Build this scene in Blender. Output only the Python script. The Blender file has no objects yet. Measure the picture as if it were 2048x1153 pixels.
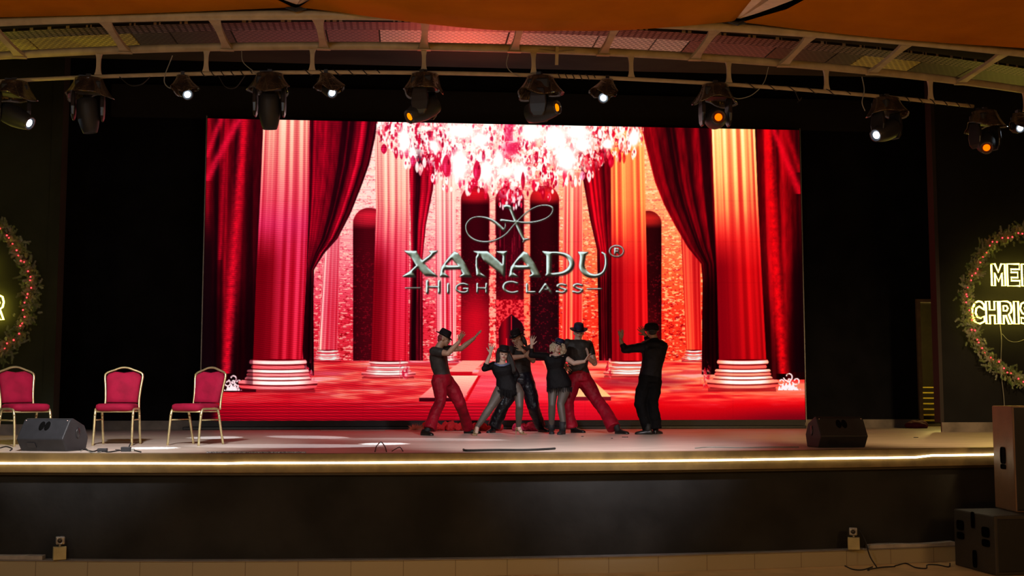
import bpy, bmesh, math, random
import numpy as np
from mathutils import Vector, Matrix
random.seed(7)
rng = np.random.default_rng(11)
S = bpy.context.scene
COL = S.collection

# ------------------------------------------------------------------ camera
F = 2400.0
PITCH = math.atan(213.5 / F)
YAW = math.radians(5.07)
CAMZ = 1.83
cd = bpy.data.cameras.new('camera')
cd.sensor_width = 36.0
cd.lens = 36.0 * F / 2048.0
cd.clip_end = 200
cam = bpy.data.objects.new('camera', cd)
COL.objects.link(cam)
cam.location = (0, 0, CAMZ)
cam.rotation_euler = (math.pi / 2 + PITCH, 0, -YAW)
S.camera = cam

# ------------------------------------------------------------------ world, exposure
w = bpy.data.worlds.new('world'); S.world = w
w.use_nodes = True
w.node_tree.nodes['Background'].inputs[0].default_value = (0.35, 0.4, 0.5, 1)
w.node_tree.nodes['Background'].inputs[1].default_value = 0.002
S.view_settings.view_transform = 'Standard'
S.view_settings.look = 'None'
S.view_settings.exposure = 0.0
S.view_settings.gamma = 1.0
S.view_settings.use_curve_mapping = False
S.cycles.use_denoising = True
S.cycles.max_bounces = 6
S.cycles.transparent_max_bounces = 12
S.cycles.caustics_reflective = False
S.cycles.caustics_refractive = False
S.cycles.sample_clamp_indirect = 4.0

# ------------------------------------------------------------------ unseen fill and wash lamps, added to light stage and canopy
def lamp(name, kind, loc, target, color, energy, size=0.3, angle=60, blend=0.4, sx=None, sy=None):
    d = bpy.data.lights.new(name, kind)
    d.color = color
    d.energy = energy
    if kind == 'AREA':
        d.shape = 'RECTANGLE'; d.size = sx or size; d.size_y = sy or size
    elif kind == 'SPOT':
        d.spot_size = math.radians(angle); d.spot_blend = blend; d.shadow_soft_size = size
    else:
        d.shadow_soft_size = size
    o = bpy.data.objects.new(name, d); COL.objects.link(o)
    o.location = loc
    if target is not None:
        o.rotation_euler = (Vector(target) - Vector(loc)).to_track_quat('-Z', 'Y').to_euler()
    return o
lamp('amber_hall_fill', 'AREA', (-7.0, 3.0, 4.2), (-4.5, 12.5, 2.0), (1.0, 0.66, 0.32), 70, sx=1.2, sy=1.2)
lamp('amber_hall_fill', 'AREA', (8.5, 3.5, 4.2), (6.5, 13.0, 1.5), (1.0, 0.55, 0.2), 110, sx=1.2, sy=1.2)
lamp('amber_floor_fill', 'AREA', (0.5, 5.0, 0.3), (0.8, 11.0, 6.5), (1.0, 0.42, 0.04), 95, sx=6.0, sy=0.5)
lamp('white_hall_fill', 'AREA', (-3.0, 2.0, 5.2), (-2.0, 14.0, 1.6), (0.95, 0.97, 1.0), 80, sx=1.0, sy=1.0)
lamp('stage_wash_light', 'SPOT', (-2.5, 9.5, 5.0), (-3.3, 14.8, 1.2), (1.0, 0.93, 0.92), 2300, size=0.15, angle=42, blend=0.9)
lamp('stage_wash_light', 'SPOT', (2.5, 9.5, 5.0), (2.0, 14.6, 1.2), (0.98, 0.92, 0.96), 2300, size=0.15, angle=48, blend=0.9)
lamp('dancer_spot_light', 'SPOT', (-1.6, 13.6, 5.0), (1.7, 18.4, 2.3), (0.86, 0.93, 1.0), 420, size=0.06, angle=26, blend=0.6)
lamp('stage_wash_light', 'SPOT', (7.5, 10.0, 5.0), (7.6, 16.0, 1.2), (1.0, 0.66, 0.3), 1700, size=0.15, angle=60, blend=0.9)

lamp('screen_spill_fill', 'SPOT', (1.0, 20.0, 4.5), (0.9, 14.2, 6.0), (1.0, 0.10, 0.06), 480, size=0.6, angle=34, blend=1.0)  # unseen red spot added to boost the screen's spill on the ceiling panels
lamp('yellow_uplight', 'SPOT', (-5.2, 12.6, 2.6), (-4.0, 14.2, 5.95), (1.0, 0.8, 0.05), 70, size=0.1, angle=28, blend=0.8)

# ------------------------------------------------------------------ measuring helpers (photo pixels to points of the place)
_cp, _sp, _cy, _sy = math.cos(PITCH), math.sin(PITCH), math.cos(YAW), math.sin(YAW)
def ray(px, py):
    h = (px - 1024.0) / F; v = (576.5 - py) / F
    f = _cp - v * _sp; u = _sp + v * _cp
    return Vector((h * _cy + f * _sy, -h * _sy + f * _cy, u))
def P(px, py, Y):
    d = ray(px, py); t = Y / d.y
    return Vector((d.x * t, Y, CAMZ + d.z * t))
def G(px, py, z):
    d = ray(px, py); t = (z - CAMZ) / d.z
    return Vector((d.x * t, d.y * t, z))
def project(X, Y, Z):
    Z = Z - CAMZ
    r = X * _cy - Y * _sy; fh = X * _sy + Y * _cy
    f = fh * _cp + Z * _sp; u = -fh * _sp + Z * _cp
    return 1024.0 + F * r / f, 576.5 - F * u / f
FL = 1.23            # stage floor height

# ------------------------------------------------------------------ materials
def srgb(r, g, b):
    return tuple(((c / 255) / 12.92 if c / 255 <= 0.04045 else ((c / 255 + 0.055) / 1.055) ** 2.4) for c in (r, g, b))
def mat(name, col, rough=0.6, metal=0.0, var=0.12, scale=8.0, bump=0.0, bscale=30.0, emit=None, estr=0.0, spec=0.5, col2=None, stretch=(1, 1, 1), coat=0.0, alpha=1.0):
    m = bpy.data.materials.new(name); m.use_nodes = True
    nt = m.node_tree; b = nt.nodes['Principled BSDF']
    tc = nt.nodes.new('ShaderNodeTexCoord'); mp = nt.nodes.new('ShaderNodeMapping')
    mp.inputs['Scale'].default_value = stretch
    nt.links.new(tc.outputs['Object'], mp.inputs[0])
    n = nt.nodes.new('ShaderNodeTexNoise'); n.inputs['Scale'].default_value = scale; n.inputs['Detail'].default_value = 4
    nt.links.new(mp.outputs[0], n.inputs['Vector'])
    r = nt.nodes.new('ShaderNodeValToRGB')
    a = tuple(max(0, c * (1 - var)) for c in col); c2 = col2 or tuple(min(1, c * (1 + var)) for c in col)
    r.color_ramp.elements[0].position = 0.35; r.color_ramp.elements[0].color = (*a, 1)
    r.color_ramp.elements[1].position = 0.65; r.color_ramp.elements[1].color = (*c2, 1)
    nt.links.new(n.outputs['Fac'], r.inputs[0]); nt.links.new(r.outputs[0], b.inputs['Base Color'])
    b.inputs['Roughness'].default_value = rough; b.inputs['Metallic'].default_value = metal
    b.inputs['Specular IOR Level'].default_value = spec
    b.inputs['Coat Weight'].default_value = coat
    b.inputs['Alpha'].default_value = alpha
    if bump:
        n2 = nt.nodes.new('ShaderNodeTexNoise'); n2.inputs['Scale'].default_value = bscale; n2.inputs['Detail'].default_value = 3
        nt.links.new(mp.outputs[0], n2.inputs['Vector'])
        bp = nt.nodes.new('ShaderNodeBump'); bp.inputs['Strength'].default_value = bump; bp.inputs['Distance'].default_value = 0.02
        nt.links.new(n2.outputs['Fac'], bp.inputs['Height']); nt.links.new(bp.outputs[0], b.inputs['Normal'])
    if emit:
        b.inputs['Emission Color'].default_value = (*emit, 1); b.inputs['Emission Strength'].default_value = estr
    return m
def grid_mask(m, fx, fy, dx, dy, col_a, col_b, axes=(0, 1), stagger=False):
    """procedural rows of small slots: base colour col_a, slots col_b"""
    nt = m.node_tree; b = nt.nodes['Principled BSDF']
    tc = nt.nodes.new('ShaderNodeTexCoord'); sp = nt.nodes.new('ShaderNodeSeparateXYZ')
    nt.links.new(tc.outputs['Object'], sp.inputs[0])
    def M(op, a, b_=None):
        k = nt.nodes.new('ShaderNodeMath'); k.operation = op
        for i, q in enumerate((a, b_)):
            if q is None: continue
            if isinstance(q, (int, float)): k.inputs[i].default_value = q
            else: nt.links.new(q, k.inputs[i])
        return k.outputs[0]
    x = M('MULTIPLY', sp.outputs[axes[0]], fx); y = M('MULTIPLY', sp.outputs[axes[1]], fy)
    if stagger:
        row = M('FLOOR', y); odd = M('MODULO', row, 2.0); x = M('ADD', x, M('MULTIPLY', odd, 0.5))
    a = M('GREATER_THAN', M('FRACT', x), dx); c = M('GREATER_THAN', M('FRACT', y), dy)
    k = M('MULTIPLY', a, c)
    mx = nt.nodes.new('ShaderNodeMix'); mx.data_type = 'RGBA'
    nt.links.new(k, mx.inputs[0]); mx.inputs[6].default_value = (*col_a, 1); mx.inputs[7].default_value = (*col_b, 1)
    nt.links.new(mx.outputs[2], b.inputs['Base Color'])
    return m
def emat(name, col, s):
    m = bpy.data.materials.new(name); m.use_nodes = True; nt = m.node_tree
    nt.nodes.remove(nt.nodes['Principled BSDF'])
    e = nt.nodes.new('ShaderNodeEmission'); e.inputs[0].default_value = (*col, 1); e.inputs[1].default_value = s
    nt.links.new(e.outputs[0], nt.nodes['Material Output'].inputs[0]); return m

# ------------------------------------------------------------------ mesh builder
class MB:
    def __init__(s): s.v = []; s.f = []
    def add(s, vs, fs):
        o = len(s.v); s.v += [Vector(v) for v in vs]; s.f += [tuple(i + o for i in f) for f in fs]; return s
    def box(s, c, d, M=None):
        x, y, z = [k / 2 for k in d]; c = Vector(c)
        vs = [Vector((i * x, j * y, k * z)) for i in (-1, 1) for j in (-1, 1) for k in (-1, 1)]
        vs = [((M @ v) if M else v) + c for v in vs]
        return s.add(vs, [(0, 1, 3, 2), (4, 6, 7, 5), (0, 4, 5, 1), (2, 3, 7, 6), (0, 2, 6, 4), (1, 5, 7, 3)])
    def boxb(s, lo, hi):
        return s.box([(a + b) / 2 for a, b in zip(lo, hi)], [b - a for a, b in zip(lo, hi)])
    def rings(s, rings, cap=True, closed=False):
        n = len(rings[0]); o = len(s.v)
        for r in rings: s.v += [Vector(p) for p in r]
        m = len(rings)
        for i in range(m - (0 if closed else 1)):
            a = o + i * n; b = o + ((i + 1) % m) * n
            for j in range(n):
                k = (j + 1) % n; s.f.append((a + j, a + k, b + k, b + j))
        if cap and not closed:
            s.f.append(tuple(o + j for j in reversed(range(n)))); s.f.append(tuple(o + (m - 1) * n + j for j in range(n)))
        return s
    def tube(s, pts, r, n=8, closed=False, cap=True):
        pts = [Vector(p) for p in pts]; m = len(pts)
        rs = r if isinstance(r, (list, tuple)) else [r] * m
        R = []; up = None
        for i, p in enumerate(pts):
            if closed: t = pts[(i + 1) % m] - pts[i - 1]
            else: t = pts[min(i + 1, m - 1)] - pts[max(i - 1, 0)]
            t.normalize()
            if up is None:
                up = Vector((0, 0, 1)) if abs(t.z) < 0.9 else Vector((0, 1, 0))
            a = up - t * up.dot(t)
            if a.length < 1e-5: a = t.orthogonal()
            a.normalize(); b = t.cross(a); up = a
            R.append([p + (a * math.cos(q) + b * math.sin(q)) * rs[i] for q in [2 * math.pi * k / n for k in range(n)]])
        return s.rings(R, cap, closed)
    def cyl(s, p0, p1, r0, r1=None, n=16): return s.tube([p0, p1], [r0, r0 if r1 is None else r1], n)
    def lathe(s, prof, origin=(0, 0, 0), M=None, n=24, cap=True, wob=None):
        R = []
        for i, (r, z) in enumerate(prof):
            ring = []
            for k in range(n):
                q = 2 * math.pi * k / n; rr = r * (wob(q, z) if wob else 1)
                v = Vector((rr * math.cos(q), rr * math.sin(q), z)); ring.append(((M @ v) if M else v) + Vector(origin))
            R.append(ring)
        return s.rings(R, cap)
    def ell(s, c, r, M=None, nu=14, nv=9):
        c = Vector(c); R = []
        for i in range(nv + 1):
            t = math.pi * i / nv; t = min(max(t, 0.05), math.pi - 0.05)
            ring = []
            for k in range(nu):
                q = 2 * math.pi * k / nu
                v = Vector((r[0] * math.sin(t) * math.cos(q), r[1] * math.sin(t) * math.sin(q), -r[2] * math.cos(t)))
                ring.append(((M @ v) if M else v) + c)
            R.append(ring)
        return s.rings(R)
    def prism(s, poly, h, M=None, o=(0, 0, 0)):
        """polygon in local xy, extruded +z by h"""
        o = Vector(o); n = len(poly)
        T = lambda v: ((M @ Vector(v)) if M else Vector(v)) + o
        vs = [T((x, y, 0)) for x, y in poly] + [T((x, y, h)) for x, y in poly]
        return s.add(vs, [tuple(reversed(range(n))), tuple(range(n, 2 * n))] + [(i, (i + 1) % n, n + (i + 1) % n, n + i) for i in range(n)])
    def build(s, name, m, parent=None, smooth=False, bevel=0.0, fixn=True, sub=0):
        off = Vector((0, 0, 0))
        if parent is not None:
            p = parent
            while p is not None: off = off + p.location; p = p.parent
        me = bpy.data.meshes.new(name)
        me.from_pydata([tuple(v - off) for v in s.v], [], s.f)
        if fixn:
            bm = bmesh.new(); bm.from_mesh(me); bmesh.ops.recalc_face_normals(bm, faces=bm.faces); bm.to_mesh(me); bm.free()
        me.materials.append(m)
        o = bpy.data.objects.new(name, me); COL.objects.link(o)
        if parent is not None: o.parent = parent
        if smooth: me.polygons.foreach_set('use_smooth', [True] * len(me.polygons))
        if bevel:
            b = o.modifiers.new('bevel', 'BEVEL'); b.width = bevel; b.segments = 2; b.limit_method = 'ANGLE'
        if sub:
            q = o.modifiers.new('sub', 'SUBSURF'); q.levels = sub; q.render_levels = sub
        return o
def tag(o, label, cat, group=None):
    o['label'] = label; o['category'] = cat
    if group: o['group'] = group
    return o
def thing(name, loc, label, cat, group=None):
    o = bpy.data.objects.new(name, None); COL.objects.link(o); o.location = loc; o.empty_display_size = 0.1
    return tag(o, label, cat, group)
def struct(o): o['kind'] = 'structure'; return o
def interp(pts, n):
    """Catmull-Rom through points"""
    pts = [Vector(p) for p in pts]; out = []
    P_ = [pts[0] * 2 - pts[1]] + pts + [pts[-1] * 2 - pts[-2]]
    for i in range(1, len(P_) - 2):
        for k in range(n):
            t = k / n; a, b, c, d = P_[i - 1], P_[i], P_[i + 1], P_[i + 2]
            out.append(0.5 * ((2 * b) + (c - a) * t + (2 * a - 5 * b + 4 * c - d) * t * t + (3 * b - a - 3 * c + d) * t ** 3))
    out.append(pts[-1]); return out
def dup(root, loc, rotz=0.0, label=None):
    r = root.copy(); COL.objects.link(r); r.location = loc; r.rotation_euler = (0, 0, rotz)
    if label: r['label'] = label
    for ch in list(root.children):
        c = ch.copy(); COL.objects.link(c); c.parent = r
        for g in ch.children:
            d = g.copy(); COL.objects.link(d); d.parent = c
    return r

M_BLACKWALL = mat('black_painted_wall', (0.006, 0.006, 0.008), 0.85, bump=0.3, bscale=12, scale=2, var=0.3, spec=0.08)
M_FRONTWALL = mat('dark_plaster', (0.021, 0.022, 0.022), 0.8, bump=0.25, bscale=8, scale=1.5, var=0.35, spec=0.2)
M_PIER = mat('dark_green_paint', (0.026, 0.03, 0.017), 0.8, spec=0.15, bump=0.2, bscale=10, scale=1.2, var=0.2)
M_PIER2 = mat('dark_grey_paint', (0.011, 0.011, 0.012), 0.8, spec=0.1, bump=0.2, bscale=10, scale=1.2, var=0.2)
M_CEIL = mat('dark_ceiling', (0.02, 0.022, 0.012), 0.9, spec=0.1, scale=1.0, var=0.35)
M_DECK = mat('stage_deck_boards', (0.52, 0.43, 0.36), 0.42, bump=0.12, bscale=5, scale=3.5, var=0.13, stretch=(0.5, 2.5, 1))
M_GROUND = mat('tan_ground_tile', (0.55, 0.37, 0.17), 0.6, scale=4, var=0.12)
M_MARBLE = mat('tan_marble', (0.38, 0.35, 0.25), 0.45, scale=5, var=0.22)
M_FASCIA = mat('brown_metal_trim', (0.15, 0.10, 0.035), 0.5, metal=0.0, scale=6, var=0.2)
M_LED = emat('warm_led', (1.0, 0.83, 0.52), 10.0)
grid_mask(M_MARBLE, 1.9, 1.0, 0.985, -1, (0.38, 0.34, 0.23), (0.2, 0.17, 0.11))
M_CONDUIT = mat('grey_conduit', (0.2, 0.19, 0.19), 0.5, scale=5)
M_STEEL = mat('cream_painted_steel', (0.42, 0.33, 0.2), 0.5, scale=7, var=0.12)
M_GOLD = mat('champagne_metal_tube', (0.58, 0.50, 0.26), 0.32, metal=0.75, scale=12, var=0.15)
M_VELVET = mat('crimson_velvet', (0.25, 0.003, 0.028), 0.8, spec=0.2, scale=6, var=0.2, bump=0.1)
M_BLK = mat('black_plastic', (0.018, 0.019, 0.022), 0.5, spec=0.35, scale=12, bump=0.15, bscale=300)
M_BLK2 = mat('black_gloss_plastic', (0.012, 0.012, 0.014), 0.3, scale=12)
M_RUB = mat('black_rubber', (0.008, 0.008, 0.008), 0.7)
M_GREYCAB = mat('grey_cable_jacket', (0.25, 0.25, 0.22), 0.6)

# ================================================================== THE SETTING
M_DUCT = mat('pale_cable_duct', (0.38, 0.37, 0.36), 0.5, scale=4, var=0.25)
def edgeY(X): return 12.42 + 0.018 * (X - 0.3) ** 2
XS = [-12 + i * 0.5 for i in range(55)]          # -12 .. 15
def front_strip(d0, d1, z0, z1):
    """slab following the curved stage front, between offsets d0..d1 in front of the edge"""
    b = MB(); R = []
    for X in XS:
        y0 = edgeY(X) - d0; y1 = edgeY(X) - d1
        R.append([(X, y0, z0), (X, y1, z0), (X, y1, z1), (X, y0, z1)])
    return b.rings(R)
g = MB(); g.boxb((-14, -3, -0.1), (17, 24, 0.0)); struct(g.build('floor', M_GROUND))
# stage deck
b = MB(); R = []
for X in XS: R.append([(X, edgeY(X), FL - 0.12), (X, 21.4, FL - 0.12), (X, 21.4, FL), (X, edgeY(X), FL)])
b.rings(R); struct(b.build('stage_floor', M_DECK))
struct(front_strip(-0.35, -0.05, 0.0, FL - 0.12).build('wall_front', M_FRONTWALL))
struct(front_strip(-0.1, 0.035, FL - 0.19, FL + 0.004).build('trim_1', M_FASCIA, bevel=0.004))
struct(front_strip(-0.1, 0.012, FL - 0.215, FL - 0.19).build('trim_2', mat('dark_trim', (0.05, 0.035, 0.015), 0.6)))
struct(front_strip(-0.06, 0.06, 0.0, 0.16).build('baseboard_front', M_MARBLE))
struct(front_strip(-0.06, 0.075, 0.16, 0.172).build('trim_3', M_CONDUIT))
for xa, xb, zz in ((-6.5, -3.62, 0.19), (5.0, 6.05, 0.19)):
    b = MB(); R = []
    for k in range(9):
        X = xa + (xb - xa) * k / 8; y = edgeY(X); R.append([(X, y - 0.075, zz - 0.016), (X, y + 0.04, zz - 0.016), (X, y + 0.04, zz + 0.018 + 0.006 * math.sin(k)), (X, y - 0.075, zz + 0.018 + 0.006 * math.sin(k))])
    tag(b.rings(R).build('cable_duct', M_DUCT), 'pale cable duct on the baseboard ledge, ' + ('left of the left floodlight' if xa < 0 else 'right of the right floodlight'), 'cable duct')
# led strip along the fascia
L = thing('led_strip_light', (0.5, edgeY(0.5) - 0.04, FL - 0.1), 'glowing warm white LED strip along the brown stage edge', 'LED strip')
pts = []
for i in range(0, 110):
    X = -10 + i * 0.2
    z = FL - 0.094 + (0.006 if X > -1.75 else 0.0) + 0.002 * math.sin(X * 1.7) + (0.018 if X > 5.65 else 0.0)
    pts.append((X, edgeY(X) - 0.045, z))
MB().tube(pts, 0.010, 8).build('light_tube', M_LED, L)
MB().tube([(x, y + 0.012, z) for x, y, z in pts], 0.006, 6).build('mounting_channel', M_FASCIA, L)

# back wall, side piers, doorway
DL, DR, DT = 9.46, 10.5, FL + 2.3
b = MB(); b.boxb((-12, 21.4, FL - 0.1), (DL, 21.6, 9.5)); b.boxb((DL, 21.4, DT), (DR, 21.6, 9.5)); b.boxb((DR, 21.4, FL - 0.1), (15, 21.6, 9.5))
struct(b.build('wall_back', M_BLACKWALL))
b = MB(); b.boxb((-12, 18.8, FL), (-5.34, 19.0, 9.0)); b.boxb((-5.46, 18.78, FL), (-5.3, 19.1, 9.0)); struct(b.build('wall_left', M_PIER))
b = MB(); b.boxb((8.66, 18.8, FL), (15, 18.9, 9.0)); struct(b.build('wall_right', M_PIER2))
b = MB(); b.boxb((8.60, 18.77, FL + 0.155), (8.66, 18.99, 9.0)); struct(b.build('trim_4', mat('dark_red_post', (0.012, 0.006, 0.006), 0.6)))
M_BASEB = mat('stone_skirting', (0.17, 0.14, 0.12), 0.55, scale=3, var=0.35)
b = MB(); b.boxb((8.62, 18.765, FL), (15, 18.798, FL + 0.155)); struct(b.build('baseboard_right', M_BASEB))
b = MB(); b.boxb((-5.3, 21.36, FL), (DL - 0.08, 21.398, FL + 0.15)); struct(b.build('baseboard_back', M_BASEB))
b = MB(); b.boxb((-12, 18.765, FL), (-5.47, 18.798, FL + 0.155)); struct(b.build('baseboard_left', M_BASEB))
M_DOORF = mat('tan_door_frame', (0.2, 0.13, 0.06), 0.6)
b = MB(); b.boxb((DL - 0.07, 21.34, FL), (DL, 21.62, DT + 0.06)); b.boxb((DL, 21.34, DT), (DR, 21.62, DT + 0.06)); b.boxb((DR, 21.34, FL), (DR + 0.07, 21.62, DT + 0.06))
struct(b.build('door_1', M_DOORF))
b = MB(); b.boxb((DL - 0.6, 21.6, FL - 0.1), (DR + 0.6, 24.0, FL)); struct(b.build('backstage_floor', M_DECK))
b = MB(); b.boxb((DL - 0.6, 24.0, FL - 0.1), (DR + 0.6, 24.1, 6)); struct(b.build('wall_backstage', mat('backstage_wall', (0.05, 0.035, 0.015), 0.7)))
# ceiling over the stage
b = MB()
b.add([(-14, 13.3, 6.15), (17, 13.3, 6.15), (17, 17.0, 6.55), (-14, 17.0, 6.55), (17, 21.6, 8.2), (-14, 21.6, 8.2)], [(0, 1, 2, 3), (3, 2, 4, 5)])
b.add([(-14, 13.3, 6.3), (17, 13.3, 6.3), (17, 17.0, 6.7), (-14, 17.0, 6.7), (17, 21.6, 8.35), (-14, 21.6, 8.35)], [(3, 2, 1, 0), (5, 4, 2, 3)])
struct(b.build('ceiling', M_CEIL, fixn=False))
b = MB(); b.boxb((-5.2, 21.31, 6.72), (8.6, 21.4, 7.3)); struct(b.build('trim_5', mat('header_beam', (0.006, 0.005, 0.005), 0.8)))
# metal stairs seen through the doorway
T = thing('backstage_stairs', (9.75, 22.3, FL), 'small yellow lit metal stairs behind the right doorway', 'stairs')
M_YEL = mat('yellow_metal', (0.5, 0.38, 0.05), 0.45)
for k in range(7):
    MB().boxb((9.7, 21.95 + k * 0.16, FL + 0.1 + k * 0.105), (10.5, 22.12 + k * 0.16, FL + 0.125 + k * 0.105)).build('step', M_YEL, T)
MB().box((9.66, 21.92, FL + 0.33), (0.05, 0.08, 0.66)).build('post', M_YEL, T)
MB().box((9.66, 22.5, FL + 0.42), (0.04, 1.3, 0.05), Matrix.Rotation(math.radians(33), 3, 'X')).build('stringer', M_YEL, T)
lamp('backstage_light', 'POINT', (10.1, 21.85, FL + 1.5), None, (1.0, 0.75, 0.2), 45, size=0.1)
b = MB(); pc = G(1860, 859, FL); pc.y = 20.95; pc.x = 9.2
for k in range(7): b.ell((pc.x + random.uniform(-.16, .16), pc.y + random.uniform(-.08, .08), FL + 0.05), (0.13, 0.1, 0.055 + random.uniform(0, .04)))
tag(b.build('cloth_bundle', mat('dark_red_cloth', (0.16, 0.01, 0.02), 0.8), None, True), 'dark red cloth bundle on the floor by the right doorway', 'cloth')

# ================================================================== LED SCREEN PICTURE (a picture raster drawn with arithmetic; one quad of the wall per lamp cluster)
X0, Y0, CW, CH = 395, 225, 1230, 645
yy, xx = np.mgrid[0:CH, 0:CW].astype(np.float64); xx += X0 + 0.5; yy += Y0 + 0.5
C = np.zeros((CH, CW, 3))
def col(r, g, b): return np.array([r, g, b], float)
def lut(t, stops):
    ts = [s[0] for s in stops]
    return np.stack([np.interp(t, ts, [s[1][k] for s in stops]) for k in range(3)], -1)
def put(mask, c):
    global C
    m = np.clip(mask, 0, 1)[..., None]; C = C * (1 - m) + c * m
def poly(pts):
    m = np.zeros((CH, CW)); xs = [p[0] for p in pts]; ys = [p[1] for p in pts]
    i0 = max(0, int(min(ys) - Y0) - 1); i1 = min(CH, int(max(ys) - Y0) + 2); j0 = max(0, int(min(xs) - X0) - 1); j1 = min(CW, int(max(xs) - X0) + 2)
    if i1 <= i0 or j1 <= j0: return m
    sub = m[i0:i1, j0:j1]
    for a in (0.17, 0.5, 0.83):
        for b in (0.17, 0.5, 0.83):
            gy, gx = np.mgrid[i0:i1, j0:j1]; gx = gx + X0 + a; gy = gy + Y0 + b
            ins = np.zeros(gx.shape, bool); n = len(pts)
            for k in range(n):
                x1, y1 = pts[k]; x2, y2 = pts[(k + 1) % n]
                if y1 == y2: continue
                c = ((y1 > gy) != (y2 > gy)) & (gx < (x2 - x1) * (gy - y1) / (y2 - y1) + x1); ins ^= c
            sub += ins / 9.0
    return m
def noise(sx, sy, seed, octv=3):
    r = np.random.default_rng(seed); out = np.zeros((CH, CW)); amp = 1; tot = 0
    for o in range(octv):
        gx = max(2, int(CW / sx) + 2); gy = max(2, int(CH / sy) + 2); gr = r.random((gy + 1, gx + 1))
        u = (xx - X0) / sx; v = (yy - Y0) / sy; u = np.clip(u, 0, gx - 1.001); v = np.clip(v, 0, gy - 1.001)
        iu = u.astype(int); iv = v.astype(int); fu = u - iu; fv = v - iv; fu = fu * fu * (3 - 2 * fu); fv = fv * fv * (3 - 2 * fv)
        out += amp * (gr[iv, iu] * (1 - fu) * (1 - fv) + gr[iv, iu + 1] * fu * (1 - fv) + gr[iv + 1, iu] * (1 - fu) * fv + gr[iv + 1, iu + 1] * fu * fv)
        tot += amp; amp *= 0.6; sx = max(1.0, sx / 2); sy = max(1.0, sy / 2)
    return out / tot
def nz1(u, seed, n=64):
    r = np.random.default_rng(seed).random(n + 2); u = np.clip(u, 0, n); i = u.astype(int); f = u - i; f = f * f * (3 - 2 * f)
    return r[i] * (1 - f) + r[np.minimum(i + 1, n + 1)] * f
def sm(a, b, x):
    t = np.clip((x - a) / (b - a), 0, 1); return t * t * (3 - 2 * t)
def between(xl, xr): return np.clip(xx - xl + 0.5, 0, 1) * np.clip(xr - xx + 0.5, 0, 1)
def yband(a, b): return np.clip(yy - a + 0.5, 0, 1) * np.clip(b - yy + 0.5, 0, 1)
def blur(m, k=1):
    for _ in range(k):
        p = np.pad(m, 1, mode='edge'); m = (p[:-2, 1:-1] + p[2:, 1:-1] + p[1:-1, :-2] + p[1:-1, 2:] + 2 * p[1:-1, 1:-1]) / 6
    return m
def edge_x(pts): return np.interp(yy, [p[1] for p in pts], [p[0] for p in pts])

# stone wall behind
side = sm(820, 1150, xx)
top = lut(yy, [(230, col(255, 228, 214)), (420, col(252, 205, 196)), (560, col(240, 130, 130)), (640, col(222, 70, 75)), (722, col(215, 75, 70))])
topr = lut(yy, [(230, col(255, 205, 175)), (420, col(245, 168, 135)), (560, col(245, 120, 70)), (640, col(238, 80, 40)), (722, col(235, 95, 55))])
C[:] = top * (1 - side[..., None]) + topr * side[..., None]
n1 = noise(11, 3.5, 1); n2 = noise(4, 2.2, 2, 2)
crack = sm(0.55, 0.68, n1 * 0.45 + n2 * 0.55)
put(crack * (0.5 + 0.4 * sm(480, 640, yy)), lut(yy, [(230, col(215, 120, 115)), (450, col(215, 90, 95)), (600, col(165, 10, 25)), (722, col(150, 5, 15))]))
put(sm(0.56, 0.7, noise(7, 3, 3)) * 0.6, col(255, 225, 200))
rows = (np.abs(((yy - 230) % 20) - 10) < 0.8) * 0.22
put(rows * (yy < 560), col(190, 70, 80))
# floor
nf = noise(90, 7, 5); nf2 = noise(60, 4, 6)
fcol = lut(nf * 0.6 + nf2 * 0.4 - 0.0016 * np.clip(yy - 760, -40, 60) + 0.0001 * (xx - 1000), [(0.30, col(200, 15, 35)), (0.42, col(228, 70, 62)), (0.52, col(230, 120, 95)), (0.62, col(232, 150, 135)), (0.72, col(238, 165, 175))])
low = lut(yy, [(780, col(232, 60, 60)), (800, col(222, 22, 45)), (848, col(200, 8, 40))])
lowr = lut(yy, [(780, col(245, 70, 45)), (800, col(225, 10, 20)), (850, col(150, 8, 28))])
low = low * (1 - side[..., None]) + lowr * side[..., None]
k = sm(785, 812, yy + 26 * (noise(70, 20, 8) - 0.5) - 12 * np.exp(-((xx - 860) / 120) ** 2) - 6)
k = np.clip(k + sm(1330, 1600, xx) * 0.3 + sm(640, 450, xx) * 0.35, 0, 1)
fl = fcol * (1 - k[..., None]) + low * k[..., None]
fm = np.clip(yy - 722, 0, 1)
put(fm, fl)
put(fm * sm(0.50, 0.62, noise(110, 9, 9)) * 0.55 * (1 - k), col(190, 20, 35))
put(fm * 0.45 * np.exp(-((yy - 765) / 9) ** 2) * sm(1180, 1230, xx) * sm(1400, 1330, xx), col(100, 50, 80))
# pink sheen centre low
put(fm * 0.5 * np.exp(-((yy - 825) / 16) ** 2) * np.exp(-((xx - 1130) / 60) ** 2), col(225, 60, 95))
put(fm * sm(1380, 1620, xx + (yy - 820)) * sm(800, 840, yy) * 0.75, col(105, 10, 30))
put(fm * sm(560, 430, xx) * sm(790, 835, yy) * 0.3, col(120, 0, 30))
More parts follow.
